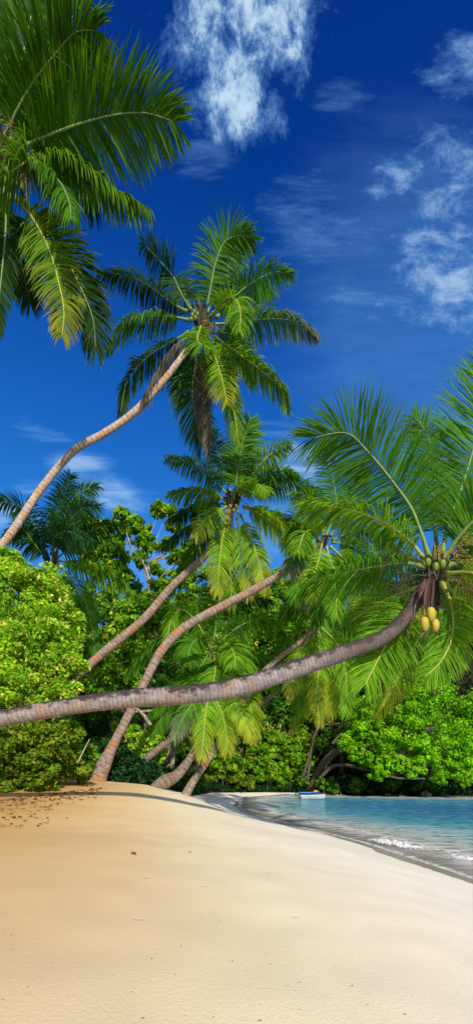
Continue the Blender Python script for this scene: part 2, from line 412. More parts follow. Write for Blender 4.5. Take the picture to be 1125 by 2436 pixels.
# lace of foam along the edge and in bands behind it
fn = g.noise(pos, 5., 6, .7, .8).outputs[0]
ph = g.m('ADD', g.m('MULTIPLY', d_, 2.6), g.m('MULTIPLY', wv2, 7.))
band = g.m('MULTIPLY', g.rng(g.m('SINE', ph), .35, .95), g.rng(d_, .2, 4.6, 1., 0.))
edge = g.rng(d_, .02, .55, 1., 0.)
foam = g.m('MULTIPLY', g.rng(g.m('ADD', fn, g.m('MULTIPLY', g.m('MAXIMUM', band, edge), .33)), .66, .84), .8)
c = g.mix(foam, c, (.80, .79, .78))
hb = g.m('ADD', g.m('MULTIPLY', wv, .8), g.m('MULTIPLY', wv2, .9))
bm = g.n('ShaderNodeBump', {'Height': hb, 'Strength': .75, 'Distance': .25})
p = g.n('ShaderNodeBsdfPrincipled', {'Base Color': c, 'Roughness': g.rng(foam, 0., 1., .12, .7), 'IOR': 1.33, 'Specular IOR Level': .5, 'Normal': bm.outputs[0]})
tr = g.n('ShaderNodeBsdfTransparent')
mx = g.n('ShaderNodeMixShader', {0: g.m('MAXIMUM', g.rng(d_, -.05, 1.3, .25, 1.), foam), 1: tr.outputs[0], 2: p.outputs[0]})
g.n('ShaderNodeOutputMaterial', {0: mx.outputs[0]})
o = mesh_obj('water', np.stack([X, Y, zz], -1).reshape(-1, 3), [Q], m_sea, attrs={'shore': D2.ravel()}, smooth=True)
props(o, 'clear turquoise bay water paling to foam along the sand', 'sea', kind='structure')

# breaking wavelets
m_foam, g = new_mat('white_foam')
pos = g.n('ShaderNodeNewGeometry').outputs['Position']
n1 = g.noise(pos, 16., 5, .7).outputs[0]
bm = g.n('ShaderNodeBump', {'Height': n1, 'Strength': .9, 'Distance': .05})
p = g.n('ShaderNodeBsdfPrincipled', {'Base Color': g.mix(g.rng(n1, .35, .6), (.60, .63, .64), (.86, .86, .86)), 'Roughness': .75, 'Normal': bm.outputs[0]})
g.n('ShaderNodeOutputMaterial', {0: g.n('ShaderNodeMixShader', {0: g.rng(g.m('ADD', g.attr('body').outputs['Fac'], g.m('MULTIPLY', g.m('SUBTRACT', n1, .5), 1.6)), .25, .5), 1: g.n('ShaderNodeBsdfTransparent').outputs[0], 2: p.outputs[0]}).outputs[0]})
def wave(pts, h, w):
    P, L = spline(pts, 90)
    T = norm(np.gradient(P, axis=0)); Nn = np.stack([T[:, 1], -T[:, 0]], 1)
    k = 15; ss = np.linspace(-1, 1, k); V = []; body = []
    for i in range(len(P)):
        e = math.sin(math.pi * i / (len(P) - 1)) ** .5
        for s in ss:
            nz = mnoise.fractal(Vector((P[i, 0] * 5, P[i, 1] * 5, s * 2)), .8, 2., 4)
            ww = w * (.75 + .5 * mnoise.noise(Vector((P[i, 0] * 2, P[i, 1] * 2, 9.))))
            q = P[i] + Nn[i] * s * ww
            prof = max(0, 1 - s * s) ** .8
            V.append((q[0], q[1], -.01 + e * prof * h * (.8 + .55 * nz))); body.append(e * prof)
    n = len(P); i = np.arange(n - 1)[:, None] * k; j = np.arange(k - 1)[None]
    q = np.stack([i + j, i + j + 1, i + k + j + 1, i + k + j], -1).reshape(-1, 4)
    o = mesh_obj('wave', V, [q], m_foam, attrs={'body': body}, smooth=True)
    return o
props(wave([(4.55, 16.1), (4.95, 15.3), (5.4, 14.6), (5.75, 14.15)], .15, .26), 'small white breaking wave rolling towards the sand', 'wave', kind='structure')
props(wave([(6.0, 13.2), (6.3, 12.75), (6.75, 12.4), (7.3, 12.0)], .10, .22), 'short white breaking wave at the right edge', 'wave', kind='structure')

# ------------------------------------------------------------------ coconut palms
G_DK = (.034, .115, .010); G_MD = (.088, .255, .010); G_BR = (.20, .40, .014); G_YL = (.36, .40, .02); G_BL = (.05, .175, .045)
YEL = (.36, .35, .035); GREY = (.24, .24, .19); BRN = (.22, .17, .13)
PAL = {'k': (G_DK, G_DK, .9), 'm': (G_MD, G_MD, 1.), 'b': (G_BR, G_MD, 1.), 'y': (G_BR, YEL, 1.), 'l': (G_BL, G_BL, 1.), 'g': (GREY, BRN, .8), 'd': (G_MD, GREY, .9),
       'w': (G_YL, G_YL, 1.)}

def frond(root, px, Y, L=4., sgn=0., face=.35, roll=0., droop=.9, col='m', n=52, lmax=.85, w=.034, r0=.032, bare=.12, seed=0, hang=0., ragged=.0, broken=0., lum=1.):
    """one pinnate leaf: midrib along the pixel path px starting at depth Y, leaflets down both sides"""
    r = np.random.default_rng(seed + 11); n = int(n * 2.1); w = w * .92
    px = np.asarray(px, float)
    s = np.concatenate([[0], np.cumsum(np.linalg.norm(np.diff(px, axis=0), axis=1))])
    flat = s[-1] / F * Y
    dep = sgn * math.sqrt(max(L * L - flat * flat, (.12 * L) ** 2)) * .8
    P3 = [at(a, b, Y + dep * (t / s[-1])) for (a, b), t in zip(px, s)]
    P, ln = spline(P3, 44)
    T, _, _ = frames(P)
    tt = np.linspace(0, 1, 44)
    rad = r0 * (.85 - .75 * tt ** .8 + .9 * np.exp(-tt / .05)) + .0015
    # midrib, flat and broad at its foot
    side0 = np.cross(T, UP); bad = np.linalg.norm(side0, axis=1) < .25
    side0 = norm(np.where(bad[:, None], np.array([1., 0, 0]), side0))
    view = norm(np.array([0, 0, CZ]) - P)
    sv = norm(np.cross(T, -view))
    sv = sv * np.sign((sv * side0).sum(1, keepdims=True) + 1e-6)
    S = norm(side0 * (1 - face) + sv * face)
    Nn = np.cross(S, T)
    cr, sr = math.cos(math.radians(roll)), math.sin(math.radians(roll))
    S, Nn = S * cr + Nn * sr, Nn * cr - S * sr
    Nn = Nn * np.where(Nn[:, 2:3] < 0, -1, 1)
    c0, c1, gain = PAL[col]; gain *= lum; c0 = np.array(c0) * gain; c1 = np.array(c1) * gain
    # leaflets
    tl = np.linspace(bare, .995, n)
    tl = np.repeat(tl, 2); sg = np.tile([1., -1.], n)
    tl = np.clip(tl + r.normal(0, .15 / n, len(tl)), bare, .998)
    keep = r.random(len(tl)) > ragged
    tl = tl[keep]; sg = sg[keep]; N = len(tl)
    f = tl * 43; i0 = np.minimum(f.astype(int), 42); fr = (f - i0)[:, None]
    lerp = lambda A: A[i0] * (1 - fr) + A[i0 + 1] * fr
    O = lerp(P); Tl = norm(lerp(T)); Sl = norm(lerp(S)); Nl = norm(lerp(Nn))
    q = (tl - bare) / (1 - bare)
    ll = lmax * np.interp(q, [0, .08, .3, .6, .85, 1], [.45, .8, 1., .93, .7, .5]) * (1 + r.normal(0, .08, N))
    if broken: ll *= np.where(r.random(N) < broken, r.uniform(.35, .8, N), 1)
    ang = np.radians(np.interp(q, [0, .2, .6, .9, 1], [78, 68, 54, 38, 20]) + r.normal(0, 4.5, N))
    # clumped sway so that leaflets gather in groups
    sway = .12 * np.sin(q * 23 + seed) + .10 * np.sin(q * 51 + seed * 1.7)
    lift = .16 + r.normal(0, .09, N) + sway
    d0 = norm(np.cos(ang)[:, None] * Tl + np.sin(ang)[:, None] * (sg[:, None] * Sl) + lift[:, None] * Nl * .9)
    if hang: d0 = norm(d0 * (1 - hang) + np.array([0, 0, -1.]) * hang + Tl * .1)
    K = 5; st = [O + d0 * .0]; dcur = d0; dirs = [d0]
    dr = (droop * (1 + r.normal(0, .22, N)))[:, None]
    for k in range(1, K):
        dcur = norm(dcur + np.array([0, 0, -1.]) * dr * (.16 + .13 * k) + r.normal(0, .03, (N, 3)))
        st.append(st[-1] + dcur * (ll / (K - 1))[:, None]); dirs.append(dcur)
    prof = np.array([.55, 1., .92, .62, .06])
    V = np.zeros((N, K, 2, 3)); tw = r.normal(0, .35, N)[:, None]
    for k in range(K):
        dk = dirs[k]
        Wd = norm(Tl - dk * (Tl * dk).sum(1, keepdims=True)); Bn = np.cross(dk, Wd)
        Wd = norm(Wd * np.cos(tw) + Bn * np.sin(tw))
        hw = (w * .5 * prof[k] * (.75 + .25 * ll / lmax))[:, None]
        V[:, k, 0] = st[k] - Wd * hw; V[:, k, 1] = st[k] + Wd * hw
    b = np.arange(N)[:, None] * (2 * K); k = np.arange(K - 1)[None] * 2
    Q = np.stack([b + k, b + k + 1, b + k + 3, b + k + 2], -1).reshape(-1, 4)
    j = r.normal(1, .16, N)
    tip = np.linspace(0, 1, K)[None, :]
    mixv = np.clip((q[:, None] * .75 + tip * .5 - .45) * 1.5 + r.normal(0, .12, N)[:, None], 0, 1) if col in ('y', 'd') else np.clip(r.random(N)[:, None] * np.ones((1, K)), 0, 1)
    C = (c0 * (1 - mixv[..., None]) + c1 * mixv[..., None]) * np.clip(j, .6, 1.5)[:, None, None]
    if col not in ('g',):     # dry straw coloured leaflet ends here and there
        dry = (r.random(N) < .10)[:, None] * sstep(.6, 1., tip)
        C = C * (1 - dry[..., None] * .8) + np.array((.24, .20, .07)) * dry[..., None] * .8
    C = np.repeat(C[:, :, None], 2, 2)
    fo = mesh_obj('frond', V.reshape(-1, 3), [Q], M_FROND, root, tint=C.reshape(-1, 3))
    vv, qq, t3 = tube(P, rad, 6)
    th = np.linspace(0, 1, 44)
    if col == 'g': rc = np.array((.14, .11, .08)) * np.ones((44, 1))
    elif col in ('y', 'w', 'b'): rc = np.array((.26, .30, .05)) * (1 - th[:, None]) + np.array((.50, .44, .10)) * th[:, None]
    else: rc = np.array((.15, .24, .05)) * (1 - th[:, None]) + np.array((.22, .28, .13)) * th[:, None]
    rc = np.vstack([np.repeat(rc, 6, 0), rc[:1], rc[-1:]])
    # broaden the foot of the midrib into the clasping base
    midrib = mesh_obj('midrib', vv, [qq, t3], M_RIB, fo, tint=rc, smooth=True)
    return fo

def palm_trunk(root, pts, mat, seg=20, rstep=.05, rough=.03, seed=1):
    """pts: (px, py, depth, width in pixels)"""
    r = np.random.default_rng(seed)
    P4 = [np.append(at(a, b, Y), w / F * Y / 2) for a, b, Y, w in pts]
    _, ln = spline(P4, 10)
    n = max(24, int(ln / rstep))
    PR, _ = spline(P4, n)
    P, R = PR[:, :3], PR[:, 3]
    ringw = 1 + rough * np.interp(np.arange(n) % 3, [0, 1, 2], [.6, -.2, -.5])
    jit = ringw[:, None] * (1 + r.normal(0, rough * .35, (n, seg)))
    V, q, t = tube(P, R, seg, jit)
    T, A, B = frames(P)
    th = np.linspace(0, 2 * math.pi, seg, endpoint=False)
    nr = np.cos(th)[None, :, None] * A[:, None] + np.sin(th)[None, :, None] * B[:, None]
    al = np.repeat(np.linspace(0, ln, n), seg); ups = nr[..., 2].ravel(); an = np.tile(th, n)
    pad = lambda x: np.concatenate([x, [x[0], x[-1]]])
    return mesh_obj('trunk', V, [q, t], mat, root, attrs={'along': pad(al), 'ups': pad(ups), 'ang': pad(an)}, smooth=True)

def nut(root, c, L, wd, col, axis_=(0, 0, -1), name='coconut'):
    u = np.linspace(0, math.pi, 13); th = np.linspace(0, 2 * math.pi, 14, endpoint=False)
    ax = norm(np.array(axis_, float)); a = norm(np.cross(ax, [.3, 1, .2])); b = np.cross(ax, a)
    V = []
    for q in u:
        rr = math.sin(q) ** .85 * (1 + .12 * math.cos(q)) * wd / 2
        for h in th:
            k = rr * (1 + .05 * math.cos(3 * h))
            V.append(np.array(c) - ax * math.cos(q) * L / 2 + a * k * math.cos(h) + b * k * math.sin(h))
    V = np.array(V); i = np.arange(12)[:, None] * 14; j = np.arange(14)[None]; kx = (j + 1) % 14
    Q = np.stack([i + j, i + kx, i + 14 + kx, i + 14 + j], -1).reshape(-1, 4)
    e = np.repeat(np.cos(u), 14)[:, None]
    C = np.array(col) * (1 + .15 * e) * (1 - .75 * sstep(.93, 1., e))
    return mesh_obj(name, V, [Q], M_NUT, root, tint=C, smooth=True)

def flower_stalk(root, base, tip, n, length, col, bud, seed, sag=.3):
    r = np.random.default_rng(seed); G = Geo()
    base, tip = np.array(base), np.array(tip)
    mid = (base + tip) / 2 + UP * .15 * np.linalg.norm(tip - base)
    P, ln = spline([base, mid, tip], 14)
    v, q, t = tube(P, np.linspace(.016, .006, 14), 5); G.add(v, q, t, col)
    for i in range(n):
        f = .3 + .7 * i / n
        p0 = P[int(f * 13)]
        d = norm(norm(tip - base) + r.normal(0, .75, 3)); l = length * r.uniform(.6, 1.1)
        p1 = p0 + d * l * .5; p2 = p0 + d * l - UP * l * sag * r.uniform(.5, 1.6)
        b, _ = spline([p0, p1, p2], 6)
        v, q, t = tube(b, np.linspace(.0055, .003, 6), 4); G.add(v, q, t, np.array(col) * r.uniform(.7, 1.3))
        if bud is not None:
            for k in range(5):
                c = b[min(5, 1 + k)] + r.normal(0, .012, 3); s = r.uniform(.006, .012)
                o = np.array([[1, 0, 0], [-1, 0, 0], [0, 1, 0], [0, -1, 0], [0, 0, 1.3], [0, 0, -1.3]]) * s + c
                tr_ = [[0, 2, 4], [2, 1, 4], [1, 3, 4], [3, 0, 4], [2, 0, 5], [1, 2, 5], [3, 1, 5], [0, 3, 5]]
                G.add(o, None, tr_, np.array(bud) * r.uniform(.6, 1.3))
    return G.build('flower_stalk', M_DRY, root)

def sheath(root, paths, wd, col, name='dry_sheath', seed=1):
    """hanging strips of dry leaf base round the crown"""
    r = np.random.default_rng(seed); G = Geo()
    for P3 in paths:
        P, ln = spline(P3, 12); T, A, B = frames(P)
        w_ = wd * r.uniform(.6, 1.2) * np.sin(np.linspace(.5, math.pi - .06, 12))
        ph = r.uniform(-.9, .9); S = A * math.cos(ph) + B * math.sin(ph); Nn = np.cross(S, T)
        V = np.stack([P - S * w_[:, None], P + Nn * w_[:, None] * .5, P + S * w_[:, None]], 1).reshape(-1, 3)
        i = np.arange(11)[:, None] * 3; j = np.arange(2)[None]
        q = np.stack([i + j, i + j + 1, i + 4 + j, i + 3 + j], -1).reshape(-1, 4)
        G.add(V, q, None, np.array(col) * r.uniform(.55, 1.35))
    return G.build(name, M_DRY, root)

def crown_boss(root, px, py, Y, rpx, col=(.09, .075, .04), seed=3):
    """the knot of clasping leaf bases in which the fronds sit"""
    c = at(px, py, Y); R = rpx / F * Y
    r = np.random.default_rng(seed); paths = []
    for i in range(22):
        a = r.uniform(0, 2 * math.pi); d = np.array([math.cos(a), math.sin(a), r.uniform(-.1, .9)])
        p0 = c - UP * R * 1.1 + d * R * .35
        paths.append([p0, c + d * R * .75, c + d * R * 1.25 + UP * R * r.uniform(-.2, .8)])
    return sheath(root, paths, R * .33, col, 'leaf_base', seed)

def palm(label, base, trunk, mat, fronds, Yc, group=None, L=4., **kw):
    """trunk: pixel path; fronds: (path, sgn, face, roll, droop, colour, extras)"""
    b = at(*base)
    gz = land_z(b[0], b[1]); b[2] = min(b[2], gz)
    root = empty('palm_tree', b, label, 'palm tree', group)
    if trunk: trunk = [(a, b, c, w_ * kw.get('slim', .73)) for a, b, c, w_ in trunk]
    kw.pop('slim', None)
    ts = kw.pop('tseg', 16); rs = kw.pop('rstep', .08); sd_ = kw.pop('seed', 1)
    if trunk: palm_trunk(root, trunk, mat, ts, rs, kw.pop('rough', .03), sd_)
    for i, fr in enumerate(fronds):
        path, sgn, face, roll, droop, col = fr[:6]
        ex = dict(kw); ex.update(fr[6] if len(fr) > 6 else {})
        frond(root, path, Yc + ex.pop('dy', 0.), ex.pop('L', L), sgn, face, roll, droop, col, seed=sd_ * 100 + i, **ex)
    return root
PALMS = 'coconut palms leaning over the beach'

# foreground palm whose trunk crosses the beach
p5 = palm('big foreground coconut palm with a nearly level grey trunk', (-420, 2030, 7.92),
    [(-470, 2055, 7.92, 120), (-400, 1960, 7.92, 84), (-300, 1850, 7.92, 62), (-180, 1765, 7.92, 55), (-60, 1724, 7.98, 53), (60, 1699, 8.04, 52), (200, 1675, 8.16, 54), (330, 1660, 8.28, 58), (450, 1652, 8.4, 59), (560, 1637, 8.52, 59), (640, 1612, 8.64, 58),
     (730, 1582, 8.76, 55), (830, 1549, 8.94, 50), (910, 1517, 9.12, 47), (960, 1472, 9.24, 44), (995, 1420, 9.36, 42), (1025, 1370, 9.48, 44), (1038, 1340, 9.48, 40)], M_TRUNK_NEAR,
    [([(1022, 1335), (1000, 1265), (975, 1205), (925, 1135), (872, 1072), (822, 1030), (740, 1042)], -.25, .95, 12, .25, 'm', {'lmax': 1.14, 'n': 96}),
     ([(1048, 1325), (1068, 1240), (1100, 1150), (1130, 1050), (1160, 930), (1170, 850)], -.3, .95, 0, .12, 'm', {'lmax': 1.20, 'n': 96}),
     ([(1040, 1320), (1030, 1220), (1025, 1120), (1018, 1040), (985, 992)], .5, .9, -10, .3, 'm', {'dy': .3}),
     ([(1015, 1345), (985, 1300), (930, 1255), (870, 1225), (800, 1206), (728, 1200)], .15, .6, 35, .55, 'b', {'lmax': 0.96}),
     ([(1012, 1350), (965, 1340), (910, 1345), (850, 1355), (780, 1370), (722, 1392)], -.45, .6, 20, .6, 'm', {'lmax': 0.90}),
     ([(1018, 1352), (980, 1330), (930, 1332), (890, 1355), (860, 1395)], .7, .3, 0, 1.2, 'd', {'lmax': 0.60, 'ragged': .5}),
     ([(1010, 1390), (965, 1455), (920, 1530), (890, 1585), (868, 1628)], -.35, .95, 0, .35, 'b', {'lmax': 0.90, 'dy': .55, 'n': 72}),
     ([(1030, 1390), (1010, 1470), (975, 1560), (930, 1640), (900, 1690)], .6, .85, 30, .9, 'y', {'lmax': 0.72, 'dy': .5, 'ragged': .25}),
     ([(1050, 1385), (1072, 1440), (1075, 1510), (1050, 1570), (1010, 1610)], -.2, .9, 0, .5, 'b', {'lmax': 0.74, 'dy': .4}),
     ([(1055, 1380), (1085, 1430), (1085, 1500), (1075, 1560)], .5, .9, 20, .6, 'y', {'lmax': 0.60, 'dy': .4}),
     ([(1055, 1330), (1085, 1285), (1125, 1240), (1190, 1190), (1280, 1150)], -.5, .9, 8, .3, 'm', {'lmax': 1.02, 'n': 84, 'r0': .06}),
     ([(1060, 1365), (1110, 1362), (1170, 1375), (1260, 1410)], -.5, .8, 20, .7, 'b', {'lmax': 0.72}),
     ([(1060, 1345), (1120, 1335), (1200, 1340), (1300, 1380)], .5, .4, 0, 1.1, 'm', {}),
     ([(1060, 1375), (1110, 1390), (1150, 1440), (1180, 1510)], .3, .6, 0, 1., 'y', {'lmax': 0.72}),
     ([(1005, 1395), (950, 1410), (890, 1440), (830, 1480)], .8, .7, 10, .6, 'b', {'lmax': 0.72, 'dy': .5}),
     ([(1060, 1350), (1110, 1350), (1150, 1365)], .9, .5, 0, .6, 'm', {})],
    9.48, L=3.8, group=PALMS, slim=.76, tseg=40, rstep=.042, rough=.035, seed=5, n=78, lmax=.86, w=.030, lum=1.0, r0=.048, bare=.16)
crown_boss(p5, 1035, 1352, 9.48, 30, (.11, .10, .05), 31)
P = lambda a, b, Y=7.6: at(a, b, Y * 1.2)
for (a, b, l, w_, yy) in [(1009, 1485, .225, .145, 7.45), (1024, 1462, .23, .155, 7.5), (1034, 1488, .21, .14, 7.62)]:
    nut(p5, P(a, b, yy), l * 1.28, w_ * 1.14, (.46, .33, .04), (.1, 0, -1))
for (a, b) in [(1017, 1338), (1035, 1348), (1052, 1342)]:
    nut(p5, P(a, b, 7.55), .17, .12, (.15, .22, .03), (.1, .1, -1))
flower_stalk(p5, P(1045, 1340, 7.7), P(1130, 1292, 7.3), 22, .42, (.30, .20, .05), (.62, .40, .05), 1)
flower_stalk(p5, P(1050, 1345, 7.7), P(1110, 1335, 7.3), 14, .38, (.30, .19, .05), (.62, .38, .05), 2)
flower_stalk(p5, P(1040, 1330, 7.7), P(1045, 1305, 7.4), 16, .2, (.30, .20, .05), (.62, .40, .05), 3)
flower_stalk(p5, P(1015, 1350, 7.7), P(930, 1325, 7.4), 30, .42, (.10, .07, .035), (.11, .08, .04), 4, .9)
flower_stalk(p5, P(1015, 1370, 7.7), P(940, 1400, 7.5), 34, .40, (.08, .065, .04), None, 5, .5)
flower_stalk(p5, P(1060, 1375, 7.7), P(1110, 1400, 7.4), 24, .36, (.16, .10, .04), (.3, .18, .05), 6, .9)
flower_stalk(p5, P(1012, 1430, 7.6), P(1002, 1475, 7.5), 14, .2, (.42, .24, .05), None, 7, .5)
sheath(p5, [[P(1010 + 4 * i, 1378, 7.6), P(998 + 6 * i, 1415, 7.5), P(992 + 7 * i, 1450 + (i * 37 % 20), 7.5)] for i in range(8)], .05, (.10, .055, .05), seed=4)
for i, (a, b, c, d) in enumerate([(990, 1455, 972, 1530), (1015, 1490, 992, 1548), (1025, 1495, 1012, 1540), (1035, 1440, 1065, 1450), (1040, 1400, 1050, 1450), (1005, 1400, 968, 1425)]):
    sheath(p5, [[P(a, b, 7.5), P((a + c) / 2 - 5, (b + d) / 2, 7.45), P(c, d, 7.5)]], .035, (.10, .11, .06), 'dry_spathe', 60 + i)

# tall palm at the upper left
p1 = palm('tall palm at the top left corner with big drooping fronds', (-260, 1830, 11.),
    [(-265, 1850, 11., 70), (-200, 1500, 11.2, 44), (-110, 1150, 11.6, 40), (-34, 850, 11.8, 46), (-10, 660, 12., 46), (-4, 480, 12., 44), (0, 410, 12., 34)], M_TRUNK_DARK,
    [([(5, 345), (40, 265), (85, 190), (135, 125), (180, 78), (228, 72)], -.5, .95, 0, .3, 'm', {'n': 80, 'lmax': 1.35, 'r0': .055}),
     ([(35, 360), (110, 325), (190, 295), (270, 274), (345, 269), (418, 290)], -.35, .95, 6, .35, 'm', {'n': 84, 'lmax': 1.35, 'r0': .055}),
     ([(50, 385), (110, 374), (170, 382), (225, 415), (280, 455), (350, 492)], .2, .25, 10, 1.8, 'b', {'n': 70, 'lmax': 1.0, 'broken': .3, 'hang': .25}),
     ([(40, 470), (85, 530), (120, 600), (140, 670), (153, 740), (148, 800)], -.45, .95, 0, .45, 'y', {'n': 74, 'lmax': .95}),
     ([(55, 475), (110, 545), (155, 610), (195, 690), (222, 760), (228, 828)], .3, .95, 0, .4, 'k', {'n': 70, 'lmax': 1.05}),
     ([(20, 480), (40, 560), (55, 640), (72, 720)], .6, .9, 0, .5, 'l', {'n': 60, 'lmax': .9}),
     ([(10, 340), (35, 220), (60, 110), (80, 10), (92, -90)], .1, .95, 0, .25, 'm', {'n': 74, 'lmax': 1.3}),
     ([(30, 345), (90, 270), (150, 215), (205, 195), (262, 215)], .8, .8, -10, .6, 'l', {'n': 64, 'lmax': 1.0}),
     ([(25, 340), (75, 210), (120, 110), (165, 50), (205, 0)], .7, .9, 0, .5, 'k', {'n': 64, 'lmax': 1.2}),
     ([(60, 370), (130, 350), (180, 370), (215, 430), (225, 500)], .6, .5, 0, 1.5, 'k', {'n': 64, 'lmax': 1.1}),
     ([(40, 395), (90, 400), (140, 430), (165, 480), (170, 520)], -.5, .3, 0, 1.7, 'm', {'n': 60, 'lmax': 1.}),
     ([(-10, 340), (-40, 210), (-60, 100), (-70, -30)], -.2, .9, 0, .3, 'm', {}), ([(-20, 360), (-120, 300), (-220, 270), (-330, 300)], .2, .8, 0, .6, 'm', {}),
     ([(-20, 390), (-120, 390), (-210, 430), (-280, 520)], -.2, .6, 0, .9, 'm', {}), ([(-15, 420), (-90, 500), (-140, 620), (-150, 720)], .3, .8, 0, .7, 'b', {}),
     ([(0, 345), (-5, 240), (20, 130), (0, 30)], .6, .9, 0, .4, 'm', {'lmax': 1.2}),
     ([(15, 375), (70, 372), (40, 400), (-40, 440)], -.9, .5, 0, 1., 'b', {'L': 3.}),
     ([(5, 430), (15, 520), (8, 620), (0, 700), (-6, 790)], -.4, .85, 25, .5, 'k', {'lmax': .6})],
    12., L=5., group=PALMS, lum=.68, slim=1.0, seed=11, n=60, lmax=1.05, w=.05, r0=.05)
crown_boss(p1, 5, 400, 12., 42, (.10, .085, .045), 32)
for (a, b) in [(20, 408), (52, 432), (36, 440), (14, 432), (56, 446), (24, 470), (8, 455)]:
    nut(p1, at(a, b, 11.5), .21, .16, (.24, .32, .05), (.2, 0, -1))
flower_stalk(p1, at(5, 340, 11.8), at(30, 300, 11.4), 16, .3, (.3, .2, .05), (.45, .33, .06), 8)
flower_stalk(p1, at(30, 400, 11.8), at(62, 425, 11.3), 20, .35, (.25, .18, .05), (.4, .3, .06), 9, .8)

# the palm whose long curved trunk rises against the sky
p2 = palm('palm high in the middle of the sky on a long curved orange trunk', (-330, 1830, 12.),
    [(-340, 1850, 12., 58), (-260, 1680, 12.2, 36), (-140, 1490, 12.6, 32), (-40, 1355, 13., 31), (30, 1265, 13.3, 30), (90, 1175, 13.6, 28), (145, 1105, 13.8, 27), (190, 1062, 13.9, 27), (250, 1030, 14., 27), (320, 980, 14.1, 26), (390, 905, 14.2, 24), (440, 840, 14.3, 23), (470, 795, 14.4, 24)], M_TRUNK_TOP,
    [([(488, 750), (500, 690), (512, 630), (535, 575), (575, 560), (603, 570)], -.3, .95, 0, .45, 'm', {'lmax': .85}),
     ([(492, 745), (520, 690), (550, 620), (570, 570), (595, 552)], .5, .8, 0, .7, 'm', {}),
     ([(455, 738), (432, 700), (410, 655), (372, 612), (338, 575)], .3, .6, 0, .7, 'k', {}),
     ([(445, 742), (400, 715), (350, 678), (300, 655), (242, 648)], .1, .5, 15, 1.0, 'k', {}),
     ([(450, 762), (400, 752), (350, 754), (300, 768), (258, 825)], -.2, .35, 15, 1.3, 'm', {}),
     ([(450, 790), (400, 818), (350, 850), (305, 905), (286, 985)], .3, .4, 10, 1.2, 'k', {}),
     ([(505, 748), (550, 712), (600, 672), (650, 648), (692, 650)], .3, .5, 10, .9, 'm', {}),
     ([(498, 758), (535, 715), (560, 712), (572, 745), (570, 790)], -.9, .5, 0, .9, 'b', {'L': 3.4}),
     ([(505, 772), (560, 768), (620, 760), (690, 762), (752, 795)], -.15, .4, 15, 1.2, 'd', {}),
     ([(488, 795), (512, 850), (530, 910), (540, 960)], -.6, .9, 0, .5, 'y', {'lmax': .8}),
     ([(510, 800), (565, 840), (620, 880), (665, 920), (685, 968)], .2, .5, 0, 1.1, 'b', {}),
     ([(505, 815), (535, 890), (555, 970), (568, 1055)], .2, .8, 0, .7, 'b', {'lmax': .6}),
     ([(478, 805), (465, 870), (458, 940), (470, 1010), (480, 1060)], .25, .9, 0, .4, 'l', {'lmax': 1.0, 'n': 60}),
     ([(485, 805), (482, 880), (485, 960), (495, 1060)], -.15, .8, 0, 1., 'g', {'lmax': .85, 'hang': .45, 'w': .045, 'n': 60}),
     ([(455, 798), (415, 825), (375, 880), (350, 930), (335, 960)], -.2, .4, 0, 1.4, 'g', {'lmax': .8, 'hang': .4, 'ragged': .3}),
     ([(515, 755), (570, 705), (615, 690), (650, 700)], .7, .5, 0, 1., 'm', {}),
     ([(500, 790), (560, 800), (590, 850), (600, 910)], .8, .5, 0, 1., 'm', {}),
     ([(492, 800), (520, 850), (535, 890), (540, 930)], .5, .8, 0, .7, 'm', {}), ([(475, 800), (450, 850), (430, 900), (425, 950)], .4, .7, 0, .8, 'm', {}),
     ([(470, 760), (440, 700), (430, 660)], .9, .5, 0, .6, 'k', {}), ([(480, 770), (470, 810), (500, 830)], -1., .3, 0, .8, 'b', {'L': 2.6})],
    14.4, L=3.9, group=PALMS, lum=.8, slim=.61, seed=13, n=52, lmax=.75, w=.042, r0=.038)
crown_boss(p2, 482, 768, 14.4, 24, (.10, .09, .05), 33)
for i, (a, b) in enumerate([(458, 750), (465, 757), (455, 760), (470, 748), (462, 742)]): nut(p2, at(a, b, 14.), .14, .11, (.14, .20, .03))
flower_stalk(p2, at(480, 765, 14.3), at(515, 790, 13.8), 18, .35, (.3, .22, .06), (.5, .36, .06), 10)

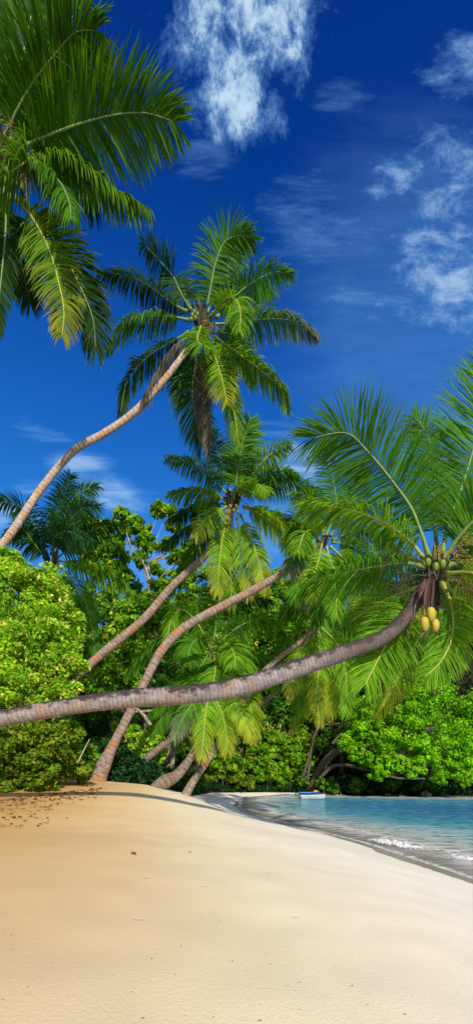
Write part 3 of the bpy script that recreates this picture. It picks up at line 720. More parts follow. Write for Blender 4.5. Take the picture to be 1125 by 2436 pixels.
# the palm in the middle
p3 = palm('middle palm with a round crown of yellow-tipped fronds above a straight slanting trunk', (60, 1800, 15.5),
    [(40, 1830, 15.4, 44), (75, 1740, 15.6, 32), (150, 1640, 16., 28), (250, 1550, 16.5, 28), (340, 1475, 17., 27), (410, 1395, 17.4, 24), (490, 1320, 17.7, 21), (530, 1265, 18., 20), (552, 1200, 18., 20)], M_TRUNK_MID,
    [([(558, 1175), (566, 1120), (575, 1065), (592, 1005)], -.35, .95, 0, .3, 'm', {'lmax': .9}),
     ([(562, 1172), (585, 1100), (600, 1040), (600, 1000)], .6, .9, 0, .5, 'm', {}),
     ([(548, 1170), (532, 1120), (518, 1070), (505, 1025)], .3, .6, 0, .6, 'k', {}),
     ([(540, 1176), (505, 1135), (465, 1105), (402, 1090)], .1, .6, 12, .8, 'm', {}),
     ([(575, 1165), (610, 1115), (645, 1080), (690, 1058)], .2, .5, 0, .8, 'b', {}),
     ([(580, 1172), (620, 1140), (660, 1122), (702, 1125)], -.2, .4, 0, 1., 'm', {}),
     ([(580, 1180), (630, 1158), (690, 1148), (740, 1160), (790, 1200)], -.3, .4, 15, 1.2, 'm', {}),
     ([(540, 1190), (500, 1178), (455, 1168), (408, 1172)], -.4, .4, 0, 1., 'b', {}),
     ([(538, 1198), (490, 1200), (450, 1215), (410, 1232)], .4, .4, 0, 1.2, 'k', {}),
     ([(540, 1205), (490, 1232), (430, 1265), (380, 1300)], .2, .3, 15, 1.2, 'k', {}),
     ([(540, 1205), (505, 1225), (480, 1245), (464, 1275)], -.8, .6, 0, 1., 'y', {'L': 3.2}),
     ([(545, 1220), (530, 1275), (522, 1340), (518, 1410)], -.5, .95, 0, .5, 'y', {'lmax': .85}),
     ([(572, 1225), (592, 1270), (615, 1335), (632, 1405)], -.3, .85, 0, .6, 'y', {}),
     ([(562, 1230), (575, 1290), (588, 1350), (592, 1418)], -.1, .8, 0, .6, 'y', {}),
     ([(578, 1205), (625, 1228), (665, 1258), (692, 1292)], -.3, .6, 10, 1., 'y', {}),
     ([(585, 1205), (640, 1220), (690, 1250), (732, 1295)], .3, .4, 0, 1.1, 'm', {}),
     ([(540, 1215), (500, 1260), (460, 1310), (425, 1365)], .3, .5, 0, 1., 'm', {}),
     ([(550, 1230), (545, 1300), (548, 1370), (550, 1440)], .2, .8, 0, .7, 'b', {}),
     ([(552, 1225), (540, 1300), (530, 1370), (545, 1420)], .6, .8, 0, .7, 'm', {}),
     ([(565, 1185), (600, 1150), (640, 1170)], -.9, .4, 0, .9, 'b', {'L': 3.})],
    18., L=3.9, group=PALMS, lum=1., seed=17, n=46, lmax=.78, w=.048, r0=.04)
crown_boss(p3, 554, 1192, 18., 20, (.10, .09, .05), 34)
for i, (a, b) in enumerate([(548, 1205), (556, 1215), (562, 1205), (545, 1220), (566, 1218)]): nut(p3, at(a, b, 17.4), .17, .13, (.17, .17, .03))
flower_stalk(p3, at(556, 1190, 17.9), at(590, 1205, 17.3), 16, .35, (.3, .22, .06), (.5, .36, .06), 12)
flower_stalk(p3, at(556, 1195, 17.9), at(552, 1260, 17.6), 22, .45, (.10, .09, .04), None, 13, 1.)

# the palm with the bent trunk, its crown behind the foreground fronds
p4 = palm('palm with a bent orange trunk rising from the left end of the sand', (228, 1862, 14.3),
    [(222, 1890, 14.3, 84), (233, 1850, 14.3, 62), (250, 1815, 14.3, 46), (272, 1768, 14.4, 31), (312, 1690, 14.5, 28), (350, 1612, 14.6, 28), (388, 1543, 14.8, 29), (440, 1492, 15., 29), (520, 1447, 15.3, 28), (600, 1405, 15.6, 26), (680, 1358, 16., 24), (725, 1325, 16.2, 24), (755, 1295, 16.3, 22)], M_TRUNK_MID,
    [([(775, 1275), (798, 1210), (790, 1130), (768, 1070)], .3, .95, 0, .3, 'l', {'lmax': .85}),
     ([(785, 1275), (830, 1220), (850, 1160), (850, 1110)], .5, .9, 0, .4, 'm', {}),
     ([(755, 1280), (725, 1262), (700, 1265), (680, 1300)], .2, .5, 0, 1., 'm', {}),
     ([(760, 1295), (740, 1330), (728, 1380), (722, 1440)], -.2, .8, 0, .8, 'd', {}),
     ([(775, 1300), (790, 1350), (798, 1410), (800, 1470)], -.3, .9, 0, .6, 'b', {}),
     ([(785, 1300), (825, 1340), (850, 1400), (860, 1460)], .1, .8, 0, .7, 'y', {}),
     ([(790, 1290), (840, 1300), (880, 1340), (900, 1400)], .3, .6, 0, .9, 'm', {}),
     ([(755, 1285), (720, 1240), (695, 1235), (670, 1260)], .6, .5, 0, .9, 'k', {}),
     ([(770, 1275), (755, 1220), (730, 1190), (700, 1180)], .3, .6, 0, .7, 'b', {}),
     ([(765, 1300), (755, 1360), (760, 1420), (750, 1480)], .4, .8, 0, .8, 'm', {}),
     ([(790, 1285), (850, 1260), (900, 1270), (940, 1310)], .2, .5, 0, 1., 'm', {}),
     ([(762, 1290), (742, 1262), (722, 1272), (708, 1315)], -.85, .6, 0, .8, 'b', {'L': 3.}), ([(760, 1292), (735, 1325), (712, 1370), (700, 1425)], -.55, .7, 0, .7, 'm', {}),
     ([(765, 1292), (758, 1330), (745, 1375), (738, 1420)], -.8, .8, 0, .6, 'y', {'L': 3.2}), ([(758, 1300), (725, 1310), (700, 1330), (685, 1360)], -.4, .5, 0, 1., 'd', {})],
    16.3, L=3.8, group=PALMS, seed=19, n=44, lmax=.8, w=.046, r0=.04)
crown_boss(p4, 768, 1288, 16.3, 13, (.10, .08, .045), 35)

# palm half hidden behind the left bush
p10 = palm('palm with dark upright fronds half hidden behind the bright bush on the left', (90, 1800, 20.),
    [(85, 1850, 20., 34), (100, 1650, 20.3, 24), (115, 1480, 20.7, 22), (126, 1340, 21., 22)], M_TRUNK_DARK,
    [([(122, 1320), (138, 1250), (152, 1190), (168, 1130)], .2, .8, 0, .4, 'k', {}),
     ([(125, 1318), (150, 1240), (180, 1180), (232, 1155)], .3, .7, 0, .6, 'm', {}),
     ([(112, 1325), (85, 1255), (50, 1205), (-15, 1190)], .1, .7, 0, .6, 'k', {}),
     ([(130, 1325), (155, 1260), (190, 1215), (235, 1205)], -.3, .9, 0, .6, 'l', {'lmax': .9}),
     ([(135, 1330), (180, 1290), (230, 1255), (290, 1245)], .1, .5, 0, 1., 'k', {}),
     ([(135, 1332), (200, 1348), (265, 1362), (322, 1415)], -.2, .4, 15, 1.3, 'b', {}),
     ([(135, 1340), (180, 1390), (210, 1450), (228, 1550)], -.1, .7, 0, .9, 'm', {}),
     ([(128, 1345), (165, 1420), (190, 1500), (200, 1540)], .3, .7, 0, .8, 'k', {}),
     ([(110, 1330), (80, 1290), (55, 1260), (20, 1270)], -.3, .6, 0, .8, 'k', {}),
     ([(128, 1320), (130, 1280), (165, 1265), (215, 1290)], -.6, .8, 0, .8, 'l', {}),
     ([(115, 1340), (80, 1400), (60, 1460)], .4, .6, 0, 1., 'm', {})],
    21., L=4.2, group=PALMS, seed=23, n=42, lmax=.95, w=.055, r0=.042)
crown_boss(p10, 124, 1335, 21., 18, (.08, .07, .04), 36)

# lower palms under and behind the level trunk
p6 = palm('low palm with wide arching fronds just above the level trunk and a thick slanting stem', (310, 1846, 17.2),
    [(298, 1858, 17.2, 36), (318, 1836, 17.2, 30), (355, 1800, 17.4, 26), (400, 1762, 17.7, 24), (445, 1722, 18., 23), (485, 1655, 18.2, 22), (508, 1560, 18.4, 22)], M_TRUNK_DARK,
    [([(498, 1535), (468, 1480), (432, 1450), (408, 1475), (398, 1520)], -.2, .7, 10, .9, 'b', {'lmax': .9}),
     ([(498, 1540), (440, 1522), (380, 1530), (340, 1560), (305, 1600)], -.1, .5, 10, 1.1, 'm', {}),
     ([(502, 1555), (488, 1620), (478, 1690), (470, 1790)], -.4, .9, 0, .6, 'y', {'lmax': .85}),
     ([(498, 1555), (450, 1615), (400, 1680), (360, 1760)], -.1, .7, 0, .8, 'm', {'lmax': .9}),
     ([(520, 1530), (570, 1490), (625, 1472), (675, 1510)], .1, .5, 15, 1.1, 'm', {}),
     ([(520, 1542), (560, 1535), (578, 1580), (560, 1650)], -.6, .7, 0, 1., 'b', {}),
     ([(522, 1550), (580, 1548), (630, 1575), (660, 1630)], .2, .5, 0, 1.1, 'm', {}),
     ([(512, 1560), (530, 1630), (542, 1700), (545, 1765)], -.2, .8, 0, .7, 'y', {}),
     ([(518, 1558), (570, 1620), (598, 1690), (606, 1755)], -.1, .8, 0, .7, 'y', {}),
     ([(508, 1525), (515, 1470), (512, 1420), (500, 1390)], .3, .8, 0, .5, 'm', {}),
     ([(515, 1525), (545, 1470), (590, 1430), (640, 1430)], .4, .6, 0, .8, 'k', {}),
     ([(500, 1530), (460, 1500), (420, 1500), (370, 1540)], .5, .5, 0, 1., 'k', {}),
     ([(505, 1560), (480, 1640), (440, 1700), (420, 1770)], .3, .8, 0, .8, 'm', {}),
     ([(508, 1550), (512, 1590), (505, 1640), (498, 1690)], -.75, .85, 0, .6, 'b', {}), ([(500, 1550), (480, 1580), (455, 1620), (440, 1670)], -.6, .7, 0, .8, 'm', {}),
     ([(512, 1545), (535, 1530), (555, 1550), (560, 1590)], -.85, .6, 0, .8, 'b', {'L': 3.2}), ([(500, 1545), (475, 1520), (455, 1535), (445, 1575)], -.85, .6, 0, .8, 'm', {'L': 3.2})],
    18.4, L=4.2, group=PALMS, slim=.68, seed=29, n=44, lmax=.9, w=.05, r0=.042)
p8 = palm('small palm with a hooked base and yellow fronds hanging below the level trunk', (385, 1866, 14.8),
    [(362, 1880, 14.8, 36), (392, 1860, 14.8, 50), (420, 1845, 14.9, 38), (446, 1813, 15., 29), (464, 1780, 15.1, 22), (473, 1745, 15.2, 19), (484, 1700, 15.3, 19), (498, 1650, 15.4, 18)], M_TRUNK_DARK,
    [([(496, 1640), (470, 1660), (440, 1700), (415, 1755)], -.3, .7, 0, .9, 'd', {}),
     ([(498, 1645), (490, 1690), (485, 1740), (480, 1800)], -.4, .9, 0, .6, 'y', {}),
     ([(505, 1640), (545, 1660), (575, 1700), (598, 1755)], -.2, .7, 0, .9, 'y', {}),
     ([(503, 1645), (525, 1690), (538, 1740), (540, 1790)], -.1, .9, 0, .6, 'y', {}),
     ([(495, 1630), (450, 1625), (400, 1650), (360, 1700)], .2, .5, 0, 1., 'm', {}),
     ([(505, 1630), (560, 1610), (610, 1640)], .3, .5, 0, 1., 'm', {})],
    15.4, L=3., group=PALMS, slim=.68, seed=31, n=40, lmax=.65, w=.04, r0=.034)
p7 = palm('slender palm right of the hooked one, its pale stem reappearing above the level trunk', (458, 1872, 15.6),
    [(440, 1895, 15.6, 34), (460, 1858, 15.6, 27), (490, 1815, 15.8, 23), (530, 1752, 16., 21), (572, 1680, 16.4, 20), (615, 1612, 17., 20), (660, 1568, 17.4, 19), (710, 1530, 17.8, 18), (750, 1490, 18., 18)], M_TRUNK_MID,
    [([(745, 1480), (715, 1440), (690, 1440), (665, 1480)], 0., .6, 0, .9, 'b', {}),
     ([(748, 1495), (720, 1540), (700, 1600), (690, 1650)], -.3, .85, 0, .7, 'y', {}),
     ([(755, 1495), (760, 1560), (755, 1620), (748, 1680)], -.4, .9, 0, .6, 'y', {}),
     ([(762, 1492), (800, 1530), (820, 1590), (825, 1660)], -.2, .8, 0, .7, 'b', {}),
     ([(762, 1480), (810, 1470), (850, 1500), (870, 1560)], .2, .5, 0, 1., 'm', {}),
     ([(755, 1475), (780, 1420), (800, 1390)], .3, .7, 0, .7, 'm', {}),
     ([(748, 1475), (735, 1420), (720, 1380)], .2, .7, 0, .7, 'b', {}),
     ([(745, 1490), (700, 1510), (660, 1560), (640, 1610)], .2, .6, 0, 1., 'm', {}),
     ([(755, 1500), (785, 1570), (790, 1640), (785, 1700)], .3, .8, 0, .7, 'y', {}),
     ([(745, 1500), (735, 1580), (720, 1640), (700, 1690)], .4, .8, 0, .8, 'm', {})],
    18., L=3.8, group=PALMS, slim=.68, seed=37, n=42, lmax=.8, w=.046, r0=.038)
p9 = palm('rearmost leaning palm of the clump, its olive stem crossing behind the hanging yellow fronds', (462, 1830, 19.5),
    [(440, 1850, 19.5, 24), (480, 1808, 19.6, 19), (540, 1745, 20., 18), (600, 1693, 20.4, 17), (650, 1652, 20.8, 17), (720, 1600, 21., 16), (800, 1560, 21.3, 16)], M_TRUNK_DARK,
    [([(800, 1570), (770, 1610), (755, 1660), (760, 1720)], -.2, .8, 0, .8, 'y', {}),
     ([(805, 1572), (815, 1620), (822, 1660), (820, 1700)], -.4, .9, 0, .6, 'b', {}),
     ([(810, 1565), (850, 1580), (880, 1620), (890, 1670)], 0., .7, 0, .9, 'm', {}),
     ([(800, 1555), (770, 1530), (730, 1540), (700, 1580)], .1, .6, 0, 1., 'm', {}),
     ([(805, 1550), (820, 1510), (860, 1490), (900, 1510)], .2, .6, 0, .9, 'm', {}),
     ([(800, 1550), (785, 1500), (760, 1470)], .3, .7, 0, .7, 'm', {}),
     ([(800, 1568), (785, 1630), (730, 1670), (690, 1740)], .3, .7, 0, .9, 'y', {})],
    21.3, L=3.8, group=PALMS, slim=.68, seed=41, n=38, lmax=.8, w=.05, r0=.038)

# ------------------------------------------------------------------ broad-leaved trees and shrubs
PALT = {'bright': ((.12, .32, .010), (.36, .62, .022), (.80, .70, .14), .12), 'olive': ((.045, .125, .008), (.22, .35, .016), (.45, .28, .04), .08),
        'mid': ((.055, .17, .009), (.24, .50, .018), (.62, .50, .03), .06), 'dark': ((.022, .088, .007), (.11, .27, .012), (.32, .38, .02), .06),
        'lime': ((.075, .26, .006), (.30, .66, .012), (.45, .58, .03), .05), 'deep': ((.005, .028, .006), (.018, .075, .014), (.03, .09, .02), .03)}  # 'dark' and 'deep' put the forest's shade into the leaf colour

def leaves(centres, radii, per, size, pal, seed, shell=.55, squash=.8, flat=.55):
    """small pointed leaves through each clump; returns verts, quads, tint"""
    r = np.random.default_rng(seed)
    c0, c1, c2, fy = [np.array(x) for x in PALT[pal]]
    C = np.repeat(np.asarray(centres, float), per, 0); R = np.repeat(np.asarray(radii, float), per)
    ct = np.repeat(r.random(len(centres)), per)
    N = len(C)
    d = norm(r.normal(0, 1, (N, 3)))
    rad = shell + (1 - shell) * r.random(N) ** .6
    pos = C + d * (R * rad)[:, None] * np.array([1, 1, squash])
    nrm = norm(d * .75 + UP * flat * .6 + r.normal(0, .42, (N, 3)))
    a = norm(np.cross(nrm, r.normal(0, 1, (N, 3)))); b = np.cross(nrm, a)
    a = norm(a - UP * .25)
    s = size * r.uniform(.5, 1.55, N)[:, None]
    v = np.stack([pos - a * s * .5, pos + b * s * .30 + nrm * s * .08 - a * s * .02, pos + a * s * .5 - nrm * s * .06, pos - b * s * .30 + nrm * s * .08 - a * s * .02], 1)
    q = np.arange(N * 4).reshape(N, 4)
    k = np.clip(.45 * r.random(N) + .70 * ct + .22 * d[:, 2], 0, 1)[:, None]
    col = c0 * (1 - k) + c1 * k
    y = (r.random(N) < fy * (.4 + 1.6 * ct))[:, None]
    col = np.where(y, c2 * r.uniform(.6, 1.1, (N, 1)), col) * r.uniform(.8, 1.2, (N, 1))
    return v.reshape(-1, 3), q, np.repeat(col, 4, 0)

def clumps(lobes, k, seed, frac=.36):
    """many small leaf clumps over the outside of each lobe (px, py, depth, radius in pixels)"""
    r = np.random.default_rng(seed); cs, rs = [], []
    for a, b, Y, rp in lobes:
        c = at(a, b, Y); R = rp / F * Y
        d = norm(r.normal(0, 1, (k, 3))); d[:, 1] -= .25; d = norm(d)
        f = r.uniform(.35, .95, k)[:, None]
        cs.append(c + d * R * f * np.array([1, .9, .95])); rs.append(R * frac * r.uniform(.6, 1.3, k))
    return np.vstack(cs), np.concatenate(rs)

def limb(G, pts, w0, w1, seed, wob=.06, seg=7, col=None):
    r = np.random.default_rng(seed)
    P, ln = spline(pts, max(8, int(len(pts) * 5)))
    P = P + r.normal(0, wob * w0 * 2, P.shape) * np.linspace(0, 1, len(P))[:, None]
    v, q, t = tube(P, np.linspace(w0, w1, len(P)), seg); G.add(v, q, t, col)

def tree(label, lobes, pal, trunk, name='broadleaf_tree', cat='tree', group=None, k=14, per=60, leaf=10., seed=1, bark=None, limbs=None, frac=.36, shell=.4, tw=14, mat=None, sq=.8, flat=.55, ground=True):
    """trunk: pixel path from the ground up; every lobe gets a limb from it"""
    b = at(*trunk[0]); gz = land_z(b[0], b[1])
    if ground: b[2] = gz
    root = empty(name, b, label, cat, group)
    Ym = np.mean([l[2] for l in lobes])
    c, rr = clumps(lobes, k, seed, frac)
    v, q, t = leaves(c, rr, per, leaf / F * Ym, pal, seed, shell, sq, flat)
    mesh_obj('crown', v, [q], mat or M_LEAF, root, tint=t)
    G = Geo(); tp = [at(*p) for p in trunk]; tp[0] = b - UP * .15
    w0 = tw / F * trunk[0][2] / 2
    limb(G, tp, w0, w0 * .55, seed)
    r = np.random.default_rng(seed + 5)
    for i, l in enumerate(lobes):
        p1 = at(*l[:3]); j = tp[-1] if len(tp) < 3 or r.random() < .6 else tp[-2]
        m_ = (j + p1) / 2 + r.normal(0, .12 * np.linalg.norm(p1 - j), 3) - UP * .05
        limb(G, [j, m_, p1], w0 * .42, w0 * .10, seed + i)
    for i, (pth, ww) in enumerate(limbs or []):
        limb(G, [at(*p) for p in pth], ww / F * pth[0][2] / 2, ww / F * pth[0][2] / 5, seed + 40 + i, .03)
    G.build('trunk', bark or M_BARK, root, smooth=True)
    return root

tree('big bright yellow-green leafy tree filling the left edge below the curved trunk', [(25, 1350, 11.6, 62), (85, 1400, 11.5, 75), (20, 1450, 11.2, 95), (130, 1480, 11.4, 75), (70, 1540, 11., 100), (160, 1570, 11.3, 58), (40, 1640, 10.9, 90), (130, 1640, 11.1, 62), (-70, 1420, 11.6, 110), (-90, 1570, 11.2, 120)],
     'bright', [(-10, 1890, 11.6), (10, 1760, 11.8), (30, 1600, 11.8)], k=40, per=130, leaf=8.8, seed=51, frac=.30, shell=.25, name='leafy_tree')
tree('dull olive shrub with reddish leaves spilling onto the sand at the left edge', [(55, 1760, 10.9, 75), (140, 1770, 11.3, 62), (0, 1800, 10.7, 80), (90, 1825, 11., 60), (170, 1815, 11.8, 48), (20, 1862, 10.8, 42), (110, 1862, 11.6, 34), (-70, 1800, 10.8, 90), (195, 1840, 12.6, 28)],
     'olive', [(60, 1890, 11.6), (60, 1850, 11.6), (60, 1810, 11.6)], k=34, per=100, leaf=9., seed=52, frac=.32, shell=.25, name='shrub', cat='shrub', tw=9, limbs=[([(120, 1700, 11.), (70, 1730, 10.9), (30, 1760, 10.8)], 4), ([(185, 1815, 11.5), (200, 1785, 11.5), (214, 1758, 11.5)], 5)])
tree('tall airy tree with pale thin trunk and sky showing through its leaves', [(292, 1232, 32.0, 24), (318, 1246, 32.0, 24), (380, 1212, 32.0, 26), (398, 1222, 32.0, 22), (340, 1268, 32.0, 26), (300, 1272, 32.0, 24), (412, 1250, 32.0, 24), (350, 1300, 32.0, 28), (398, 1296, 32.0, 24), (425, 1325, 32.0, 30), (332, 1330, 32.0, 22), (385, 1352, 32.0, 28), (455, 1305, 32.0, 28), (440, 1360, 32.0, 30), (400, 1395, 32.0, 28)],
     'mid', [(385, 1800, 32.0), (372, 1530, 32.0), (360, 1450, 32.0), (356, 1400, 32.0), (342, 1345, 32.0)], k=13, per=60, leaf=9.5, seed=53, frac=.38, shell=.1, tw=9, limbs=[([(346, 1360, 32.0), (370, 1335, 32.0), (395, 1315, 32.0), (380, 1300, 32.0)], 6), ([(360, 1400, 32.0), (355, 1375, 31.9), (344, 1345, 31.9), (334, 1318, 32.0)], 8), ([(363, 1468, 32.0), (380, 1450, 32.0), (405, 1430, 32.0)], 5)])
tree('round-topped tree behind the half-hidden palm', [(215, 1255, 35.0, 36), (255, 1262, 35.0, 30), (245, 1300, 35.0, 48), (285, 1325, 35.0, 38), (200, 1320, 35.0, 45), (250, 1370, 35.0, 55), (305, 1385, 35.0, 42)],
     'mid', [(240, 1800, 35.0), (245, 1500, 35.0), (248, 1350, 35.0)], k=18, per=60, leaf=9.5, seed=54, shell=.2, bark=M_DARKBARK)
tree('shaded tree with glossy leaves between the airy tree and the left bush', [(235, 1440, 31.0, 60), (300, 1460, 31.0, 58), (205, 1520, 30.5, 60), (280, 1540, 30.5, 65), (345, 1530, 31.0, 55), (240, 1620, 30.0, 60), (330, 1600, 30.5, 55)],
     'mid', [(270, 1820, 31.0), (275, 1700, 31.0), (270, 1560, 31.0)], k=18, per=55, leaf=9., seed=55, shell=.2, tw=16, limbs=[([(300, 1700, 29.8), (255, 1640, 29.7), (228, 1622, 29.6), (205, 1605, 29.6)], 11), ([(245, 1632, 29.6), (243, 1610, 29.6), (240, 1590, 29.6)], 5)])
tree('full sunlit tree filling the gap between the straight slanting trunk and the bent trunk', [(370, 1420, 27., 40), (430, 1400, 27., 38), (340, 1460, 26.5, 45), (395, 1480, 27., 50), (310, 1520, 26.5, 48), (360, 1560, 26.5, 55), (430, 1540, 27., 50), (300, 1600, 26., 50), (250, 1580, 26., 42), (360, 1640, 26., 48)],
     'mid', [(345, 1815, 27.), (348, 1680, 27.), (352, 1560, 27.)], k=18, per=70, leaf=8.5, seed=62, shell=.2, tw=12, bark=M_DARKBARK)
tree('leafy tree behind the crown of the middle palm', [(470, 1400, 32.0, 55), (430, 1460, 32.0, 60), (520, 1450, 32.0, 60), (570, 1420, 32.0, 50), (610, 1460, 32.0, 60), (460, 1540, 31.0, 60), (560, 1540, 32.0, 70)],
     'mid', [(425, 1820, 32.0), (500, 1650, 32.0), (500, 1500, 32.0)], k=18, per=55, leaf=9., seed=56, shell=.2, bark=M_DARKBARK)
tree('sunlit tree with yellowing leaves between the bent palm trunk and its crown', [(655, 1385, 44.0, 34), (640, 1430, 44.0, 42), (690, 1415, 44.0, 40), (735, 1440, 44.0, 40), (680, 1480, 44.0, 50), (770, 1475, 44.0, 45), (620, 1500, 44.0, 45), (720, 1530, 44.0, 55)],
     'mid', [(655, 1830, 44.0), (668, 1740, 44.0), (660, 1650, 44.0), (690, 1500, 44.0)], k=18, per=75, leaf=8., seed=57, shell=.2, bark=M_DARKBARK, tw=9)
tree('gnarled pale-stemmed tree at the back of the palm clump', [(405, 1640, 21., 45), (350, 1660, 21., 50), (440, 1620, 21.5, 40), (300, 1690, 21., 40)],
     'dark', [(405, 1850, 19.5), (402, 1800, 19.5), (412, 1745, 19.6), (400, 1690, 20.)], k=14, per=45, leaf=9., seed=58, tw=26, limbs=[([(408, 1840, 19.3), (412, 1800, 19.2), (418, 1750, 19.2), (424, 1700, 19.4)], 11), ([(395, 1780, 19.3), (370, 1745, 19.2), (345, 1705, 19.3), (320, 1680, 19.5)], 15), ([(420, 1700, 21.), (360, 1610, 21.), (345, 1590, 21.)], 9)], frac=.35)
tree('thick bright tree on the far point, its dense crown spreading low over the water', [(960, 1660, 37., 62), (1035, 1650, 37., 66), (1100, 1700, 37., 62), (1010, 1610, 38., 36), (900, 1690, 37., 48), (985, 1730, 36.5, 70), (1060, 1760, 36., 75), (1125, 1775, 36., 65), (920, 1765, 36.5, 50), (1010, 1800, 35.5, 48), (1085, 1820, 35.5, 42), (930, 1815, 36., 34), (870, 1745, 37., 42), (1160, 1700, 37., 70), (980, 1830, 35.4, 26), (860, 1795, 36.6, 36), (900, 1838, 36., 24), (1045, 1845, 35.4, 24), (1110, 1850, 35.4, 24), (835, 1770, 37.5, 32), (850, 1700, 37.5, 38)],
     'lime', [(735, 1880, 42.6), (775, 1810, 41.), (850, 1760, 39.), (930, 1740, 38.)], k=30, per=85, leaf=6.6, seed=59, shell=.2, tw=22, frac=.30, bark=M_DARKBARK, name='spreading_tree',
     limbs=[([(760, 1850, 40.), (800, 1820, 39.), (870, 1830, 37.), (940, 1850, 35.6), (1010, 1853, 35.2)], 9), ([(770, 1830, 40.), (815, 1775, 39.), (900, 1800, 37.5), (960, 1830, 36.5)], 9), ([(730, 1860, 40.), (750, 1740, 39.5), (800, 1722, 38.6), (870, 1710, 37.5)], 7), ([(790, 1770, 38.), (812, 1742, 37.8)], 9), ([(845, 1785, 37.), (865, 1770, 36.8), (890, 1745, 36.6)], 8), ([(720, 1850, 40.), (740, 1780, 39.5), (755, 1735, 39.2)], 6)])
tree('dark inner tree in the shade behind the far point canopy', [(790, 1650, 42., 55), (850, 1640, 42., 50), (740, 1690, 42., 55), (820, 1710, 41.5, 50), (880, 1770, 41., 40), (780, 1760, 41.5, 45), (800, 1815, 44., 40), (850, 1825, 44., 35), (755, 1835, 44., 35), (895, 1830, 43., 35), (825, 1790, 44., 40)],
     'dark', [(810, 1860, 43.), (810, 1780, 43.), (810, 1700, 42.)], k=18, per=60, leaf=7., seed=60, shell=.2, bark=M_DARKBARK)
tree('shaded tree with a crooked yellow limb right of the hanging palm fronds', [(700, 1640, 43.0, 45), (650, 1690, 43.0, 45), (720, 1700, 43.0, 40), (620, 1640, 43.0, 45), (760, 1640, 43.0, 40)],
     'dark', [(640, 1840, 43.0), (650, 1780, 43.0), (670, 1700, 43.0)], k=16, per=50, leaf=8., seed=61, shell=.2, limbs=[([(648, 1790, 43.0), (640, 1735, 43.0), (662, 1700, 43.0), (695, 1680, 43.0), (740, 1645, 43.0)], 8)])
SH_G = 'green shrubs along the back edge of the sand'
for lab, lobes, pal, base, sd_, lf in [
    ('bright shrub right of the bent palm base', [(345, 1755, 18.6, 30), (375, 1770, 18.6, 26), (330, 1785, 18.6, 30), (365, 1805, 18.4, 30), (315, 1745, 18.8, 22)], 'bright', (350, 1850, 18.6), 71, 9.),
    ('green shrub left of the bent palm base under the level trunk', [(205, 1790, 15.6, 28), (185, 1815, 15.4, 28), (222, 1815, 15.6, 24), (160, 1840, 14.8, 24), (200, 1838, 15.2, 24)], 'mid', (195, 1865, 15.4), 72, 9.),
    ('yellow-flecked shrub beside the slender palm', [(535, 1790, 40.3, 30), (515, 1815, 40.3, 26), (555, 1810, 40.3, 28), (500, 1795, 40.3, 24)], 'mid', (530, 1860, 40.3), 73, 8.5),
    ('large rounded green shrub nearest the cove', [(620, 1800, 42.0, 42), (660, 1775, 42.0, 40), (600, 1835, 42.0, 34), (650, 1835, 42.0, 38), (690, 1795, 42.0, 34), (640, 1760, 42.0, 32)], 'mid', (635, 1872, 42.0), 74, 7.5),
    ('drooping shrub at the dark opening of the cove', [(705, 1770, 42.6, 30), (725, 1790, 42.6, 22), (690, 1825, 42.6, 26), (670, 1850, 42.6, 24), (715, 1750, 42.6, 24)], 'mid', (690, 1872, 42.6), 75, 7.),
    ('low dark shrub row behind the palm bases', [(280, 1835, 16.6, 24), (330, 1845, 16.6, 22), (370, 1845, 17., 20), (255, 1840, 16.8, 20)], 'dark', (310, 1862, 16.8), 76, 8.),
    ('low dark shrub between the hooked palm and the slender palm', [(430, 1852, 18., 20), (470, 1850, 18., 20), (410, 1845, 18.4, 20)], 'dark', (440, 1866, 18.), 77, 8.),
    ('low brown-green shrub dipping twigs onto the pale sand', [(520, 1850, 40.6, 22), (560, 1852, 40.6, 22), (590, 1860, 40.6, 18), (490, 1855, 40.6, 18)], 'olive', (540, 1872, 40.6), 78, 8.)]:
    tree(lab, lobes, pal, [base, (base[0], base[1] - 15, base[2]), (base[0], base[1] - 30, base[2])], name='shrub', cat='shrub', group=SH_G, k=20, per=65, leaf=lf, seed=sd_, shell=.2, tw=3.5, frac=.36, bark=M_DARKBARK)

# forest trees behind, most with shade put into the leaf colour: nothing tells them apart
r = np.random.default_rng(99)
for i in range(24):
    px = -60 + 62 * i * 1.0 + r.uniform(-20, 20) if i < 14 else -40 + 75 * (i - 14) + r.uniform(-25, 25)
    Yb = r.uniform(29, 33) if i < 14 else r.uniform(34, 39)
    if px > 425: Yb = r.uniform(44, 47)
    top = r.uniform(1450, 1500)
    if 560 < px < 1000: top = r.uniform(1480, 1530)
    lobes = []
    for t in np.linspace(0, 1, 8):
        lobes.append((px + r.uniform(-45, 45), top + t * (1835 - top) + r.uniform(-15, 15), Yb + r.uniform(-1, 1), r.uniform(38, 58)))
    tree('shaded dark-leaved tree crowded in the forest behind the palms', lobes, 'mid' if i % 3 == 0 else 'dark', [(px, 1815, Yb), (px + 5, 1700, Yb), (px, 1600, Yb)], group='shaded trees crowded in the forest', k=15, per=42, leaf=9., seed=200 + i, shell=.2, bark=M_DARKBARK, frac=.4, tw=12, mat=M_FARLEAF)

